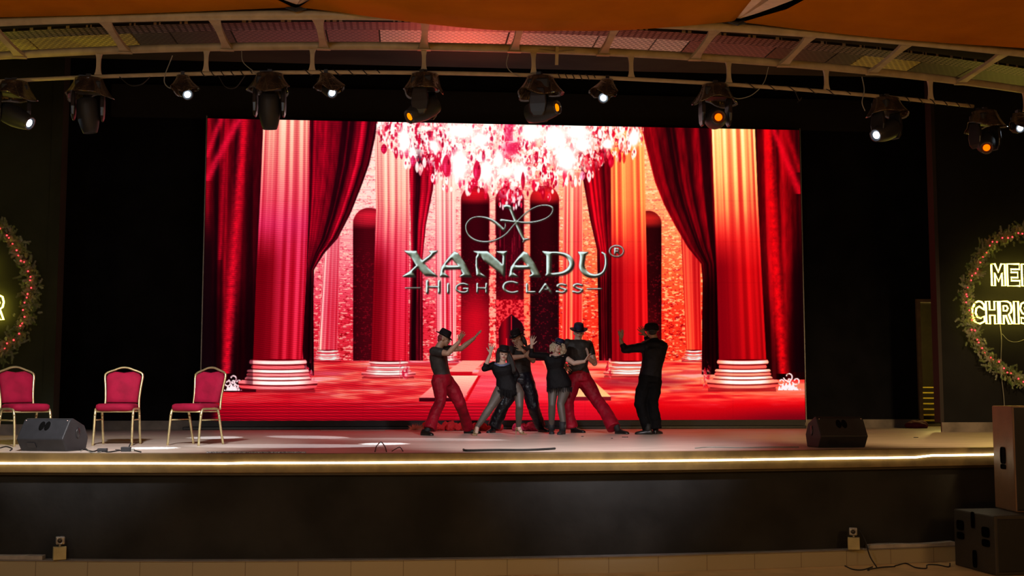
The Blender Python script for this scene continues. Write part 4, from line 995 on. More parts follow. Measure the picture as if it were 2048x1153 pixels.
# ================================================================== FLOODLIGHTS ON THE STAGE FRONT
M_BOXY = mat('yellowed_plastic_box', (0.42, 0.38, 0.2), 0.5)
M_LAMPG = mat('grey_cast_metal', (0.4, 0.4, 0.4), 0.35, metal=0.4)
def flood(px, top, lab, flip=1):
    X = G(px, 1120, 0.2).x; Y = edgeY(X) - 0.06
    X = P(px, 1110, Y).x; T = thing('floodlight', (X, Y, 0.172), lab, 'floodlight', 'small floodlights at the foot of the stage')
    c = Vector((X, Y, 0.172)); Rz = Matrix.Rotation(0.35 * flip, 3, 'Z')
    MB().box(c + Vector((0, 0, 0.07)), (0.125, 0.07, 0.13), Rz).build('junction_box', M_BOXY, T, bevel=0.006)
    MB().box(c + Rz @ Vector((0.0, -0.037, 0.07)), (0.118, 0.006, 0.12), Rz).build('box_lid', M_BOXY, T, bevel=0.002)
    MB().cyl(c + Vector((0, 0, 0.13)), c + Vector((0, 0, 0.16)), 0.012).build('stem', M_LAMPG, T, True)
    Q = rot_to((-0.25 * flip, -0.95, 0.15))
    MB().box(c + Vector((0.0, 0.01, 0.195)), (0.085, 0.075, 0.08), Rz).build('lamp_housing', M_LAMPG, T, bevel=0.012)
    MB().lathe([(0.034, 0.0), (0.036, 0.012), (0.03, 0.014), (0.026, 0.006)], c + Rz @ Vector((-0.004, -0.028, 0.195)), Rz @ Matrix.Rotation(math.pi / 2, 3, 'X'), 20).build('reflector', M_LAMPG, T, True)
    MB().lathe([(0.02, 0.0), (0.02, 0.010), (0.006, 0.013)], c + Rz @ Vector((-0.004, -0.030, 0.195)), Rz @ Matrix.Rotation(math.pi / 2, 3, 'X'), 16).build('lens', M_BLK2, T, True)
    return T
flood(119, 0, 'small grey floodlight on a yellowed box at the lower left, below the wedge monitor')
flood(1708, 0, 'small floodlight on a yellowed box at the lower right, left of the subwoofer', -1)

# ================================================================== CABLES
def ground_cable(pts, z, lab, m=M_RUB, r=0.007, name='cable'):
    q = [G(px, py, z) + Vector((0, 0, r + (k[0] if k else 0))) for px, py, *k in pts]
    return tag(MB().tube(interp(q, 6), r, 6).build(name, m), lab, 'cable')
X_ = P(1715, 1080, 12.7)
bx = P(1712, 1100, edgeY(P(1712, 1100, 12.7).x) - 0.1)
tag(MB().tube(interp([bx + Vector((0.05, 0.02, 0.2)), bx + Vector((0.08, -0.06, 0.1)), bx + Vector((0.1, -0.14, -0.06)), bx + Vector((0.16, -0.2, -0.2)), G(1735, 1141, 0.01), G(1760, 1136, 0.01), G(1790, 1134, .01)], 6), 0.007, 6).build('cable', M_RUB), 'black cable falling from the right floodlight to the ground', 'cable')
ground_cable([(1690, 1134), (1706, 1141), (1725, 1142), (1745, 1136)], 0.0, 'black cable loop on the ground left of the subwoofer')
ground_cable([(1790, 1134), (1812, 1129), (1830, 1137), (1852, 1139), (1855, 1132), (1875, 1132), (1897, 1136), (1900, 1129)], 0.0, 'thin black cable snaking over the tan ground to the subwoofer')
ground_cable([(165, 899), (185, 905), (200, 901), (215, 906), (240, 903), (262, 902), (282, 906)], FL, 'black cable tangle on the stage right of the left wedge monitor')
ground_cable([(160, 904), (172, 899), (180, 906), (195, 907), (210, 903)], FL, 'pale cable on the stage right of the left wedge monitor', M_GREYCAB, 0.005)
ground_cable([(0, 898), (12, 895), (24, 899), (20, 903)], FL, 'thin cable left of the left wedge monitor')
p = g1(252, 904); T = thing('power_adapter', p, 'small black power adapter on the stage between monitor and chair legs', 'power adapter')
MB().box(p + Vector((0, 0, 0.025)), (0.10, 0.06, 0.05)).build('body', M_BLK, T, bevel=0.006); MB().box(p + Vector((0.035, 0.02, 0.07)), (0.012, 0.012, 0.05), Matrix.Rotation(0.4, 3, 'Y')).build('plug', M_BLK2, T)
MB().box(p + Vector((0.07, -0.0, 0.02)), (0.03, 0.03, 0.025)).build('plug', M_GREYCAB, T)
p = g1(205, 905); tag(MB().box(p + Vector((0, 0, 0.02)), (0.1, 0.05, 0.04)).build('cable_connector', M_BLK, None, bevel=0.008), 'black cable connector on the stage edge, left of the power adapter', 'connector')
ground_cable([(750, 905), (753, 898, .02), (762, 894, .045), (770, 899, .02), (773, 905)], FL, 'black cable arch standing up at the stage edge left of the dancers', r=0.006)
ground_cable([(784, 904), (792, 903, .02), (800, 901, .025), (806, 904)], FL, 'short black cable end right of the cable arch', r=0.005)
ground_cable([(927, 902), (935, 904), (990, 903), (1050, 903), (1095, 901), (1110, 900)], FL, 'black cable lying flat at the stage edge below the dancers', r=0.012)
ground_cable([(1390, 898), (1420, 896), (1480, 897), (1540, 896), (1598, 896)], FL, 'grey cable lying at the stage edge left of the right monitor', M_GREYCAB, r=0.006)
a_ = g1(413, 907.2); b_ = g1(612, 907.2)
tag(MB().tube([a_ + Vector((0, 0.0, 0.008)), b_ + Vector((0, 0, 0.008))], 0.008, 6).build('clear_tube_light', mat('clear_tube', (0.55, 0.58, 0.7), 0.15, scale=60, var=0.6)), 'thin pale tube lying along the stage edge below the right chair', 'tube')
a_ = g1(640, 862.5); b_ = g1(770, 862.5)
tag(MB().tube([a_ + Vector((0, 0, 0.006)), b_ + Vector((0, 0, 0.006))], 0.008, 6).build('flat_rod', mat('pale_rod', (0.5, 0.35, 0.32), 0.4)), 'thin pale rod lying on the stage in front of the screen base', 'rod')
# red costume cloths and feathers behind the dancers
M_RCLOTH = mat('bright_red_cloth', (0.75, 0.02, 0.03), 0.8, bump=0.4, bscale=20); M_PCLOTH = mat('pink_red_cloth', (0.8, 0.04, 0.14), 0.6, bump=0.4, bscale=20)
def heap(px0, px1, py, h, m, name, lab, cat, seed, n=14):
    rr = random.Random(seed); b = MB()
    for k in range(n):
        t = k / (n - 1); p = g1(px0 + (px1 - px0) * t, py + rr.uniform(-.4, .4)); hh = h * rr.uniform(0.45, 1.0)
        b.ell(p + Vector((0, 0, hh * 0.45)), ((px1 - px0) / 114 / n * rr.uniform(.8, 1.5), rr.uniform(.07, .14), hh * 0.55), Matrix.Rotation(rr.uniform(-.5, .5), 3, 'Y'))
    o = b.build(name, m, None, True); rm = o.modifiers.new('r', 'REMESH'); rm.mode = 'VOXEL'; rm.voxel_size = 0.012
    dm_ = o.modifiers.new('d', 'DISPLACE'); tt = bpy.data.textures.new('crease', 'CLOUDS'); tt.noise_scale = 0.06; dm_.texture = tt; dm_.strength = 0.05
    return tag(o, lab, cat)
heap(852, 938, 862, 0.17, M_RCLOTH, 'red_cloth', 'crumpled red cloth on the floor behind the left dancer', 'cloth', 1, 16)
heap(948, 1000, 862, 0.14, M_RCLOTH, 'red_cloth', 'red cloth heap between the left dancer and the first couple', 'cloth', 2, 9)
heap(1030, 1074, 862.5, 0.16, M_PCLOTH, 'pink_cloth', 'shiny pink red cloth heap between the couples', 'cloth', 3, 9)
fb = MB(); c = g1(833, 863)
rr = random.Random(4)
for k in range(420):
    dv = Vector((rr.gauss(0, 1), rr.gauss(0, 1), abs(rr.gauss(0, .8)))).normalized(); s0 = c + Vector((rr.uniform(-.07, .07), rr.uniform(-.05, .05), .02)); L_ = rr.uniform(.07, .14); sd = dv.orthogonal().normalized() * 0.006
    fb.add([s0 - sd, s0 + sd, s0 + dv * L_], [(0, 1, 2)])
tag(fb.build('feather_tuft', mat('peach_feather', (0.95, 0.5, 0.36), 0.8), fixn=False), 'peach pink feather tuft on the floor behind the left dancer', 'feathers')

# ================================================================== WREATHS AND NEON
M_FIR = mat('fir_needles', (0.08, 0.17, 0.03), 0.7, scale=9, var=0.3, col2=(0.3, 0.36, 0.16))
M_FROST = mat('frosted_fir_tips', (0.3, 0.33, 0.24), 0.75, scale=8, var=0.3)
M_WIRE = mat('dark_wire', (0.03, 0.04, 0.02), 0.7)
M_REDB = emat('red_bulb', (1.0, 0.03, 0.04), 5.0)
NEON = emat('yellow_neon', (1.0, 0.76, 0.09), 12.0)
def wreath(cx, cz, R, label, seed, vis):
    Y = 18.74; T = thing('christmas_wreath', (cx, Y, cz), label, 'wreath', 'lit wreaths on the side walls')
    rr = random.Random(seed); b = MB(); fr_ = MB()
    MB().tube([(cx + R * math.cos(q), Y - 0.06, cz + R * math.sin(q)) for q in np.linspace(0, 2 * math.pi, 49)[:-1]], 0.03, 6, closed=True).build('hoop', M_WIRE, T)
    for k in range(1900):
        q = rr.uniform(0, 2 * math.pi); out = rr.gauss(0, 0.055)
        o_ = Vector((cx + (R + out) * math.cos(q), Y - 0.06 - rr.uniform(-0.02, 0.1), cz + (R + out) * math.sin(q)))
        rad = Vector((math.cos(q), 0, math.sin(q))); tan = Vector((-math.sin(q), 0, math.cos(q)))
        dr_ = (rad * rr.choice((-1, 1, 1)) * rr.uniform(.2, 1) + tan * rr.uniform(-1, .9) + Vector((0, -rr.uniform(0, .9), 0))).normalized()
        L_ = rr.uniform(.06, .13); tgt = fr_ if (rr.random() < 0.35) else b
        sdv = dr_.cross(Vector((0, 1, 0.2))).normalized(); up = dr_.cross(sdv)
        for j in range(9):
            t = j / 8; a_ = o_ + dr_ * L_ * t; a_.y = min(a_.y, Y + 0.03)
            for s in (-1, 1):
                nd = (sdv * s + dr_ * 0.8 + up * rr.uniform(-.5, .5)).normalized(); e_ = a_ + nd * 0.034 * (1.15 - .5 * t); e_.y = min(e_.y, Y + 0.03); w_ = dr_ * 0.006
                tgt.add([a_ - w_, a_ + w_, e_], [(0, 1, 2)])
    o = b.build('foliage', M_FIR, T, fixn=False); o['kind'] = 'stuff'; o = fr_.build('frosted_tips', M_FROST, T, fixn=False); o['kind'] = 'stuff'
    bulb0 = None
    for k in range(84):
        q = 2 * math.pi * (k + rr.uniform(-.4, .4)) / 84; rad = R + 0.035 * math.sin(9 * q) + rr.uniform(-.03, .03)
        if not vis(cx + rad * math.cos(q)): continue
        loc = Vector((rad * math.cos(q), -0.17, rad * math.sin(q)))
        if bulb0 is None:
            bulb0 = MB().ell((0, 0, 0), (0.012, 0.012, 0.012), nu=8, nv=6).build('bulb', M_REDB); bulb0.parent = T; bulb0.location = loc
        else:
            o = bulb0.copy(); COL.objects.link(o); o.parent = T; o.location = loc
    return T
WR = P(2072, 612, 18.75); WL = P(-98, 588, 18.75)
wreath(WR.x, WR.z, 1.24, 'round frosted Christmas wreath with red lights, right wall around the neon greeting', 1, lambda x: x < WR.x + 0.2)
wreath(WL.x, WL.z, 1.2, 'round frosted Christmas wreath with red lights at the left edge', 2, lambda x: x > WL.x)
# glyph outlines drawn as bent tubes: chunky block letters
GL = {
 'M': [[(0, 0), (0, 1), (.26, 1), (.5, .62), (.74, 1), (1, 1), (1, 0), (.76, 0), (.76, .58), (.5, .2), (.24, .58), (.24, 0)]],
 'E': [[(0, 0), (0, 1), (1, 1), (1, .76), (.3, .76), (.3, .62), (.85, .62), (.85, .38), (.3, .38), (.3, .24), (1, .24), (1, 0)]],
 'R': [[(0, 0), (0, 1), (.6, 1), (.86, .93), (.97, .72), (.9, .52), (.7, .42), (1, 0), (.7, 0), (.45, .38), (.28, .38), (.28, 0)], [(.28, .8), (.28, .58), (.55, .58), (.66, .69), (.55, .8)]],
 'Y': [[(.37, 0), (.37, .42), (0, 1), (.3, 1), (.5, .62), (.7, 1), (1, 1), (.63, .42), (.63, 0)]],
 'C': [[(1, .85), (.8, .97), (.55, 1), (.25, .92), (.05, .7), (0, .45), (.08, .22), (.3, .04), (.6, 0), (1, .1), (1, .33), (.7, .25), (.42, .3), (.29, .48), (.36, .68), (.6, .77), (1, .62)]],
 'H': [[(0, 0), (0, 1), (.3, 1), (.3, .62), (.7, .62), (.7, 1), (1, 1), (1, 0), (.7, 0), (.7, .38), (.3, .38), (.3, 0)]],
 'I': [[(0, 0), (0, 1), (1, 1), (1, 0)]],
 'S': [[(.95, .95), (.5, 1), (.1, .9), (0, .68), (.15, .48), (.6, .38), (.66, .3), (.5, .24), (.05, .28), (.05, .04), (.5, 0), (.88, .1), (1, .32), (.85, .52), (.4, .64), (.36, .72), (.5, .77), (.95, .72)]],
 'T': [[(.35, 0), (.35, .76), (0, .76), (0, 1), (1, 1), (1, .76), (.65, .76), (.65, 0)]],
 'A': [[(0, 0), (.35, 1), (.65, 1), (1, 0), (.7, 0), (.63, .22), (.37, .22), (.3, 0)], [(.43, .42), (.57, .42), (.5, .66)]],
 'P': [[(0, 0), (0, 1), (.65, 1), (.95, .87), (1, .66), (.9, .46), (.65, .36), (.3, .36), (.3, 0)], [(.3, .78), (.3, .58), (.58, .58), (.68, .68), (.58, .78)]],
 'N': [[(0, 0), (0, 1), (.28, 1), (.72, .45), (.72, 1), (1, 1), (1, 0), (.72, 0), (.28, .55), (.28, 0)]],
 'W': [[(0, 1), (.2, 0), (.42, 0), (.5, .4), (.58, 0), (.8, 0), (1, 1), (.78, 1), (.69, .45), (.58, .95), (.42, .95), (.31, .45), (.22, 1)]],
}
def neon_word(T, text, x0, z0, h, lw, gap, Y):
    x = x0
    for chr_ in text:
        if chr_ == ' ': x += lw * 0.6; continue
        wd = lw * (0.36 if chr_ == 'I' else 1.12 if chr_ in 'MW' else 1.0)
        b = MB()
        for loop in GL[chr_]: b.tube([(x + u * wd, Y, z0 + v * h) for u, v in loop], 0.0145, 6, closed=True)
        b.build('neon_letter', NEON, T); x += wd + gap
    return x
px_m = 1 / 122.0
def neon(rootpx, rows, lab, Y=18.61):
    r0 = P(*rootpx, Y); T = thing('neon_sign', r0, lab, 'neon sign', 'yellow neon greetings inside the wreaths')
    for text, px, pyb, hpx, lwpx, gpx in rows:
        p = P(px, pyb, Y); neon_word(T, text, p.x, p.z, hpx / 123, lwpx / 123, gpx / 123, Y)
    return T
T = neon((2060, 590), [('MERRY', 1984, 572, 44, 25, 5), ('CHRISTMAS', 1945, 648, 45, 25, 4)], 'yellow outline neon greeting inside the right wreath')
q = [P(2000, 648, 18.72), P(2003, 680, 18.72), P(2002, 740, 18.72), P(2008, 800, 18.74), P(2010, 855, 18.74)]
tag(MB().tube(interp(q, 5), 0.006, 5).build('neon_cable', M_GREYCAB), 'thin cable hanging from the right neon greeting down the wall', 'cable')
q = [P(2004, 668, 18.72), P(2018, 682, 18.72), P(2036, 684, 18.72), P(2056, 676, 18.72)]
tag(MB().tube(interp(q, 5), 0.005, 5).build('neon_cable', M_GREYCAB), 'thin cable swagging under the right neon greeting', 'cable')
s_ = 132
T = neon((-98, 600), [], 'yellow neon greeting inside the left wreath, one letter in view', 18.61)
p = P(25, 640, 18.7)
neon_word(T, 'NEW YEAR', p.x - (7 * 28 + 7 * 5 + 17) / s_ + 0.0, p.z, 49 / s_, 26 / s_, 5 / s_, 18.70)
p2 = P(-180, 565, 18.7); neon_word(T, 'HAPPY', p2.x, p2.z, 45 / s_, 26 / s_, 5 / s_, 18.70)

# ================================================================== DANCERS
M_SKIN = mat('skin', (0.36, 0.2, 0.13), 0.5, var=0.06, scale=20)
M_SKINF = mat('pale_skin', (0.5, 0.33, 0.26), 0.5, var=0.06, scale=20)
M_SHEER = mat('sheer_black_mesh_shirt', (0.026, 0.021, 0.019), 0.55, spec=0.25, scale=14, var=0.25, bump=0.3, bscale=18)
M_SHEER2 = mat('dark_grey_shirt', (0.02, 0.02, 0.02), 0.5, scale=14, var=0.2, bump=0.3, bscale=18)
M_RTROU = mat('red_satin_trousers', (0.27, 0.002, 0.014), 0.55, spec=0.2, scale=6, var=0.25, bump=0.5, bscale=14)
M_BTROU = mat('black_satin_trousers', (0.005, 0.005, 0.009), 0.35, spec=0.35, scale=6, var=0.3, bump=0.6, bscale=14)
M_BTROU2 = mat('black_cotton_trousers', (0.004, 0.004, 0.005), 0.8, spec=0.12, scale=6, var=0.3, bump=0.6, bscale=14)
M_BSHIRT = mat('black_blue_shirt', (0.005, 0.005, 0.009), 0.6, spec=0.2, scale=6, var=0.3, bump=0.5, bscale=14)
M_DRESS = mat('black_dress', (0.004, 0.003, 0.004), 0.65, spec=0.15, scale=9, var=0.3, bump=0.3, bscale=25)
M_HAT = mat('dark_felt', (0.012, 0.007, 0.009), 0.85, spec=0.15, scale=20, var=0.2)
M_HATB = mat('navy_satin_hat', (0.012, 0.014, 0.045), 0.6, spec=0.2, scale=20, var=0.2)
M_HBAND = mat('hat_band', (0.008, 0.008, 0.01), 0.35)
M_HAIRB = mat('black_hair', (0.012, 0.009, 0.008), 0.4, scale=40, stretch=(6, 6, 1), bump=0.5, bscale=60)
M_HAIRR = mat('screen_tinted_hair', (0.16, 0.02, 0.02), 0.5, scale=40, bump=0.5, bscale=60)  # the screen's red tint is put into this hair colour
M_BLOND = mat('blonde_hair', (0.5, 0.40, 0.28), 0.45, scale=45, var=0.5, stretch=(4, 4, 1), bump=0.8, bscale=50)
M_SHOE = mat('black_leather_shoe', (0.01, 0.009, 0.009), 0.35)
M_BOOT = mat('black_suede_boot', (0.009, 0.007, 0.008), 0.7)
M_SAND = mat('gold_sandal', (0.4, 0.3, 0.16), 0.35, metal=0.4)
M_EYE = mat('dark_eye', (0.01, 0.01, 0.01), 0.2)
M_LIP = mat('red_lips', (0.3, 0.03, 0.04), 0.4)
def net_mat():
    m = mat('fishnet_stockings', (0.2, 0.16, 0.12), 0.5)
    nt = m.node_tree; b = nt.nodes['Principled BSDF']; tc = nt.nodes.new('ShaderNodeTexCoord')
    ws = []
    for ang in (0.8, -0.8):
        mp = nt.nodes.new('ShaderNodeMapping'); mp.inputs['Rotation'].default_value = (0, ang, 0)
        wv = nt.nodes.new('ShaderNodeTexWave'); wv.inputs['Scale'].default_value = 22; wv.inputs['Distortion'].default_value = 0.3
        nt.links.new(tc.outputs['Object'], mp.inputs[0]); nt.links.new(mp.outputs[0], wv.inputs['Vector']); ws.append(wv.outputs['Fac'])
    mm = nt.nodes.new('ShaderNodeMath'); mm.operation = 'MINIMUM'; nt.links.new(ws[0], mm.inputs[0]); nt.links.new(ws[1], mm.inputs[1])
    r = nt.nodes.new('ShaderNodeValToRGB'); r.color_ramp.elements[0].position = 0.12; r.color_ramp.elements[0].color = (0.03, 0.026, 0.024, 1)
    r.color_ramp.elements[1].position = 0.35; r.color_ramp.elements[1].color = (0.15, 0.11, 0.085, 1)
    nt.links.new(mm.outputs[0], r.inputs[0]); nt.links.new(r.outputs[0], b.inputs['Base Color']); return m
M_NET = net_mat()
def fuse(b, name, m, parent, vox=0.008, it=3, disp=0.0):
    o = b.build('tmp', m, parent)
    r_ = o.modifiers.new('r', 'REMESH'); r_.mode = 'VOXEL'; r_.voxel_size = vox
    s_ = o.modifiers.new('s', 'SMOOTH'); s_.factor = 0.5; s_.iterations = it
    if disp:
        dd = o.modifiers.new('d', 'DISPLACE'); t_ = bpy.data.textures.new('folds', 'CLOUDS'); t_.noise_scale = 0.09; dd.texture = t_; dd.strength = disp; dd.mid_level = 0.5
    bpy.context.view_layer.update()
    dg = bpy.context.evaluated_depsgraph_get(); me = bpy.data.meshes.new_from_object(o.evaluated_get(dg))
    me.name = name; old = o.data; o.modifiers.clear(); o.data = me; bpy.data.meshes.remove(old); o.name = name
    me.polygons.foreach_set('use_smooth', [True] * len(me.polygons))
    return o
def limb(b, pts, rs, n=14, flat=None, open_end=False):
    b.tube(pts, list(rs), n)
    for p, r_ in list(zip(pts, rs))[:-1 if open_end else None]: b.ell(p, (r_, r_, r_), nu=12, nv=8)
def trunk(b, secs, lat, n=22):
    """secs: (centre, half width, half depth); lat = sideways unit vector"""
    lat = Vector(lat).normalized(); R = []
    for i, (c, wd, dp) in enumerate(secs):
        ax = (Vector(secs[min(i + 1, len(secs) - 1)][0]) - Vector(secs[max(i - 1, 0)][0])).normalized(); fw = ax.cross(lat).normalized(); l2 = fw.cross(ax).normalized()
        R.append([Vector(c) + l2 * wd * math.copysign(abs(math.cos(q)) ** .8, math.cos(q)) + fw * dp * math.copysign(abs(math.sin(q)) ** .8, math.sin(q)) for q in [2 * math.pi * k / n for k in range(n)]])
    b.rings(R)
def frame(f, u=(0, 0, 1)):
    f = Vector(f).normalized(); u = Vector(u); u = (u - f * u.dot(f)).normalized(); l = f.cross(u).normalized()
    return Matrix((l, f, u)).transposed()          # columns: lateral, facing, up
def head(b, c, Q, s=1.0):
    E = lambda off, r: b.ell(Vector(c) + Q @ (Vector(off) * s), [k * s for k in r], Q)
    E((0, -0.008, 0.022), (0.074, 0.092, 0.092)); E((0, 0.022, -0.035), (0.058, 0.064, 0.062)); E((0, 0.035, -0.075), (0.036, 0.045, 0.030))
    E((0, 0.086, -0.012), (0.010, 0.014, 0.024)); E((0, 0.094, -0.026), (0.014, 0.014, 0.010)); E((0, 0.074, 0.018), (0.05, 0.016, 0.012))
    E((0, 0.076, -0.052), (0.022, 0.010, 0.009)); E((0.034, 0.06, -0.025), (0.022, 0.02, 0.018)); E((-0.034, 0.06, -0.025), (0.022, 0.02, 0.018))
    for k in (-1, 1): E((k * 0.075, -0.005, -0.005), (0.010, 0.020, 0.030))
def facebits(T, c, Q, s=1.0, smile=False, parent=None):
    for k in (-1, 1): MB().ell(Vector(c) + Q @ (Vector((k * 0.03, 0.083, 0.002)) * s), (0.013 * s, 0.006 * s, 0.007 * s), Q, 10, 6).build('eye', M_EYE, T, True)
    b = MB(); b.ell(Vector(c) + Q @ (Vector((0, 0.085, -0.052)) * s), (0.024 * s, 0.006 * s, 0.007 * s), Q, 12, 6); b.build('lips', M_LIP, T, True)
def hand(b, wr, dr_, nrm, side=1, s=1.0, spread=0.22, curl=0.15, thumb=0.9):
    d = Vector(dr_).normalized(); nrm = Vector(nrm); nrm = (nrm - d * nrm.dot(d)).normalized(); wv = d.cross(nrm).normalized() * side
    wr = Vector(wr)
    for k in range(5):
        t = k / 4; b.ell(wr + d * (0.012 + 0.075 * t) * s, (0.030 * s * (0.75 + 0.5 * t), 0.0145 * s, 0.02 * s), Matrix((wv, nrm, d)).transposed(), 12, 8)
    for i, (off, ln) in enumerate(((0.030, 0.070), (0.010, 0.080), (-0.011, 0.074), (-0.031, 0.058))):
        a = spread * (off / 0.03); fd = (d * math.cos(a) + wv * math.sin(a)).normalized()
        p0 = wr + (d * 0.085 + wv * off) * s; f1 = (fd * math.cos(curl) + nrm * math.sin(curl)).normalized(); f2 = (fd * math.cos(curl * 2.2) + nrm * math.sin(curl * 2.2)).normalized()
        p1 = p0 + f1 * ln * 0.55 * s; p2 = p1 + f2 * ln * 0.5 * s
        limb(b, [p0 - fd * 0.012, p0, p1, p2], [0.0095 * s, 0.0095 * s, 0.0088 * s, 0.0072 * s], 8)
    td = (d * math.cos(thumb) + wv * math.sin(thumb)).normalized(); p0 = wr + (d * 0.025 + wv * 0.022) * s; p1 = p0 + (td + nrm * 0.2).normalized() * 0.042 * s; p2 = p1 + (td * 0.8 + d * 0.35 + nrm * 0.1).normalized() * 0.036 * s
    limb(b, [p0, p1, p2], [0.0135 * s, 0.0105 * s, 0.0085 * s], 8)
def fedora(T, c, Q, m, s=1.0, brim=0.135, h=0.105, droop=0.02, name='fedora_hat'):
    o = Vector(c); el = Matrix.Diagonal((0.9, 1.06, 1.0))
    prof = [(0.088, 0.0), (0.09, 0.03), (0.084, 0.07), (0.076, h - 0.008), (0.062, h), (0.03, h - 0.012), (0.01, h - 0.016)]
    hat = MB().lathe([(r_ * s, z * s) for r_, z in prof], o, Q @ el, 28).build(name, m, T, True)
    n = 36; R = []
    for rr_, zz in ((0.082, 0.004), (0.11, 0.0), (brim, 0.006), (brim + 0.003, 0.012), (0.11, 0.008), (0.082, 0.012)):
        R.append([o + (Q @ (el @ Vector((rr_ * math.cos(q), rr_ * math.sin(q), zz + (0.014 * math.cos(q) ** 2 - droop * max(0, math.sin(q))) * (rr_ - 0.082) / 0.05)))) * s for q in [2 * math.pi * k / n for k in range(n)]])
    MB().rings(R, cap=False, closed=True).build('brim', m, hat, True)
    MB().lathe([(0.0885 * s, 0.008 * s), (0.0915 * s, 0.008 * s), (0.0915 * s, 0.032 * s), (0.0885 * s, 0.032 * s)], o, Q @ el, 28).build('hat_band', M_HBAND, hat, True)
    return hat
def shoe(T, pt, dr_, L=0.27, m=M_SHOE, h=0.075, name='shoe'):
    """pt: point on the floor under the ankle"""
    d = Vector(dr_); d.z = 0; d.normalize(); l = Vector((-d.y, d.x, 0)); o = Vector(pt); R = []
    for t, wd, ht in ((-0.26, 0.022, 0.05), (-0.22, 0.034, 0.075), (-0.1, 0.038, 0.10), (0.05, 0.038, 0.095), (0.2, 0.036, 0.068), (0.4, 0.043, 0.055), (0.6, 0.042, 0.045), (0.7, 0.032, 0.034), (0.74, 0.014, 0.02)):
        c_ = o + d * t * L
        R.append([c_ + l * wd * x + Vector((0, 0, z * ht)) for x, z in ((-.9, 0), (.9, 0), (1, .35), (.8, .8), (.3, 1), (-.3, 1), (-.8, .8), (-1, .35))])
    s_ = MB().rings(R).build(name, m, T, True)
    return s_
def floorpt(px, py): return G(px, py, FL)
def socks(T, *pairs):
    for an, ft in pairs:
        MB().tube([an + Vector((0, 0, .07)), an, an.lerp(ft, .5) + Vector((0, 0, .01)), ft + Vector((0, 0, .045))], [.046, .049, .047, .04], 12).build('sock', M_RUB, T, True)
def person(Y, base_px, label):
    p = G(base_px, 869, FL); T = thing('person', Vector((P(base_px, 869, Y).x, Y, FL)), label, 'person', 'dancers in front of the screen')
    return T, (lambda px, py, dy=0.0: P(px, py, Y + dy))
RT = Vector((_cy, -_sy, 0)); CAM = Vector((-_sy, -_cy, 0))        # image right, toward the hall
M_PX = 18.1 / F

# ---- 1: man at the left, profile facing right
T, J = person(18.2, 890, 'man in dark hat, sheer black tee and red trousers reaching both arms right, leftmost dancer')
la = floorpt(849, 871.5); ra = floorpt(937, 867.5)
f_ = RT + CAM * 0.25; lat = CAM - RT * 0.25
b = MB(); Q = frame(RT * 1 + Vector((0, 0, -0.22)) + CAM * 0.15); hc = J(888.5, 678.5)
head(b, hc, Q); limb(b, [J(876, 699), J(880, 691), J(885, 684)], [.062, .055, .055])
tor = [(J(876, 699), .11, .06), (J(876, 704), .185, .09), (J(877, 716), .175, .115), (J(879, 732), .15, .11), (J(884, 748), .14, .105), (J(885, 762), .165, .12), (J(886, 772), .12, .09)]
trunk(b, tor, lat)
ns = J(868, 703, -.17); ne = J(896, 707.5, -.32); nw = J(918.5, 684, -.34)
fs = J(884, 699, .18); fe = J(922, 697.5, .22); fw_ = J(948, 677.5, .2)
limb(b, [ns, ns.lerp(ne, .5), ne, ne.lerp(nw, .35), nw], [.058, .052, .043, .042, .027]); limb(b, [fs, fe, fe.lerp(fw_, .35), fw_], [.055, .043, .041, .027])
hand(b, nw, J(927, 663, -.34) - nw, RT * .6 + CAM * .6, -1, 1.0, 0.28, 0.12, .75); hand(b, fw_, J(960, 663, .2) - fw_, RT * .7 + CAM * -.3 + Vector((0, 0, -.4)), 1, 1.0, 0.15, 0.08, .4)
lh = J(878, 764, -.08); lk = J(881, 803, -.12); lan = la + Vector((0.05, 0.0, .09)); rh = J(893, 764, .08); rk = J(919, 806, .1); ran = ra + Vector((-.0, 0, .09))
limb(b, [lh, lk, lan], [.085, .058, .04]); limb(b, [rh, rk, ran], [.085, .058, .04])
fuse(b, 'body', M_SKIN, T, 0.0065, 2)
b = MB(); trunk(b, [(c, w_ + .012, d_ + .012) for c, w_, d_ in tor[:6]], lat); limb(b, [ns, ns.lerp(ne, .52)], [.072, .066]); limb(b, [fs, fs.lerp(fe, .45)], [.068, .06]); fuse(b, 'shirt', M_SHEER, T, .012, 3, .012)
b = MB(); MB_ = [(J(883.5, 749), .155, .128), (J(884, 762), .18, .145), (J(885, 773), .17, .135)]; trunk(b, MB_, lat)
limb(b, [lh, J(881, 785, -.1), lk, lk.lerp(lan, .5), lan + Vector((0.02, 0, -0.0))], [.12, .105, .085, .085, .095], open_end=True); limb(b, [rh, J(910, 788, .1), rk, rk.lerp(ran, .5), ran + Vector((-.01, 0, 0))], [.12, .11, .092, .08, .09], open_end=True); fuse(b, 'trousers', M_RTROU, T, .012, 3, .02)
shoe(T, la + Vector((-.0, 0, 0)), RT * .7 + CAM * .7, .25); shoe(T, ra, RT * .9 + CAM * .35, .28)
socks(T, (lan, la), (ran, ra))
fedora(T, hc + Q @ Vector((0, -0.012, 0.045)), frame(RT + Vector((0, 0, -0.5)) + CAM * .15), M_HAT)
b = MB(); b.ell(hc + Q @ Vector((0, -0.035, 0.01)), (.079, .072, .062), Q); b.ell(hc + Q @ Vector((0, -0.06, -0.03)), (.06, .04, .04), Q); b.build('hair', M_HAIRR, T, True)
facebits(T, hc, Q)

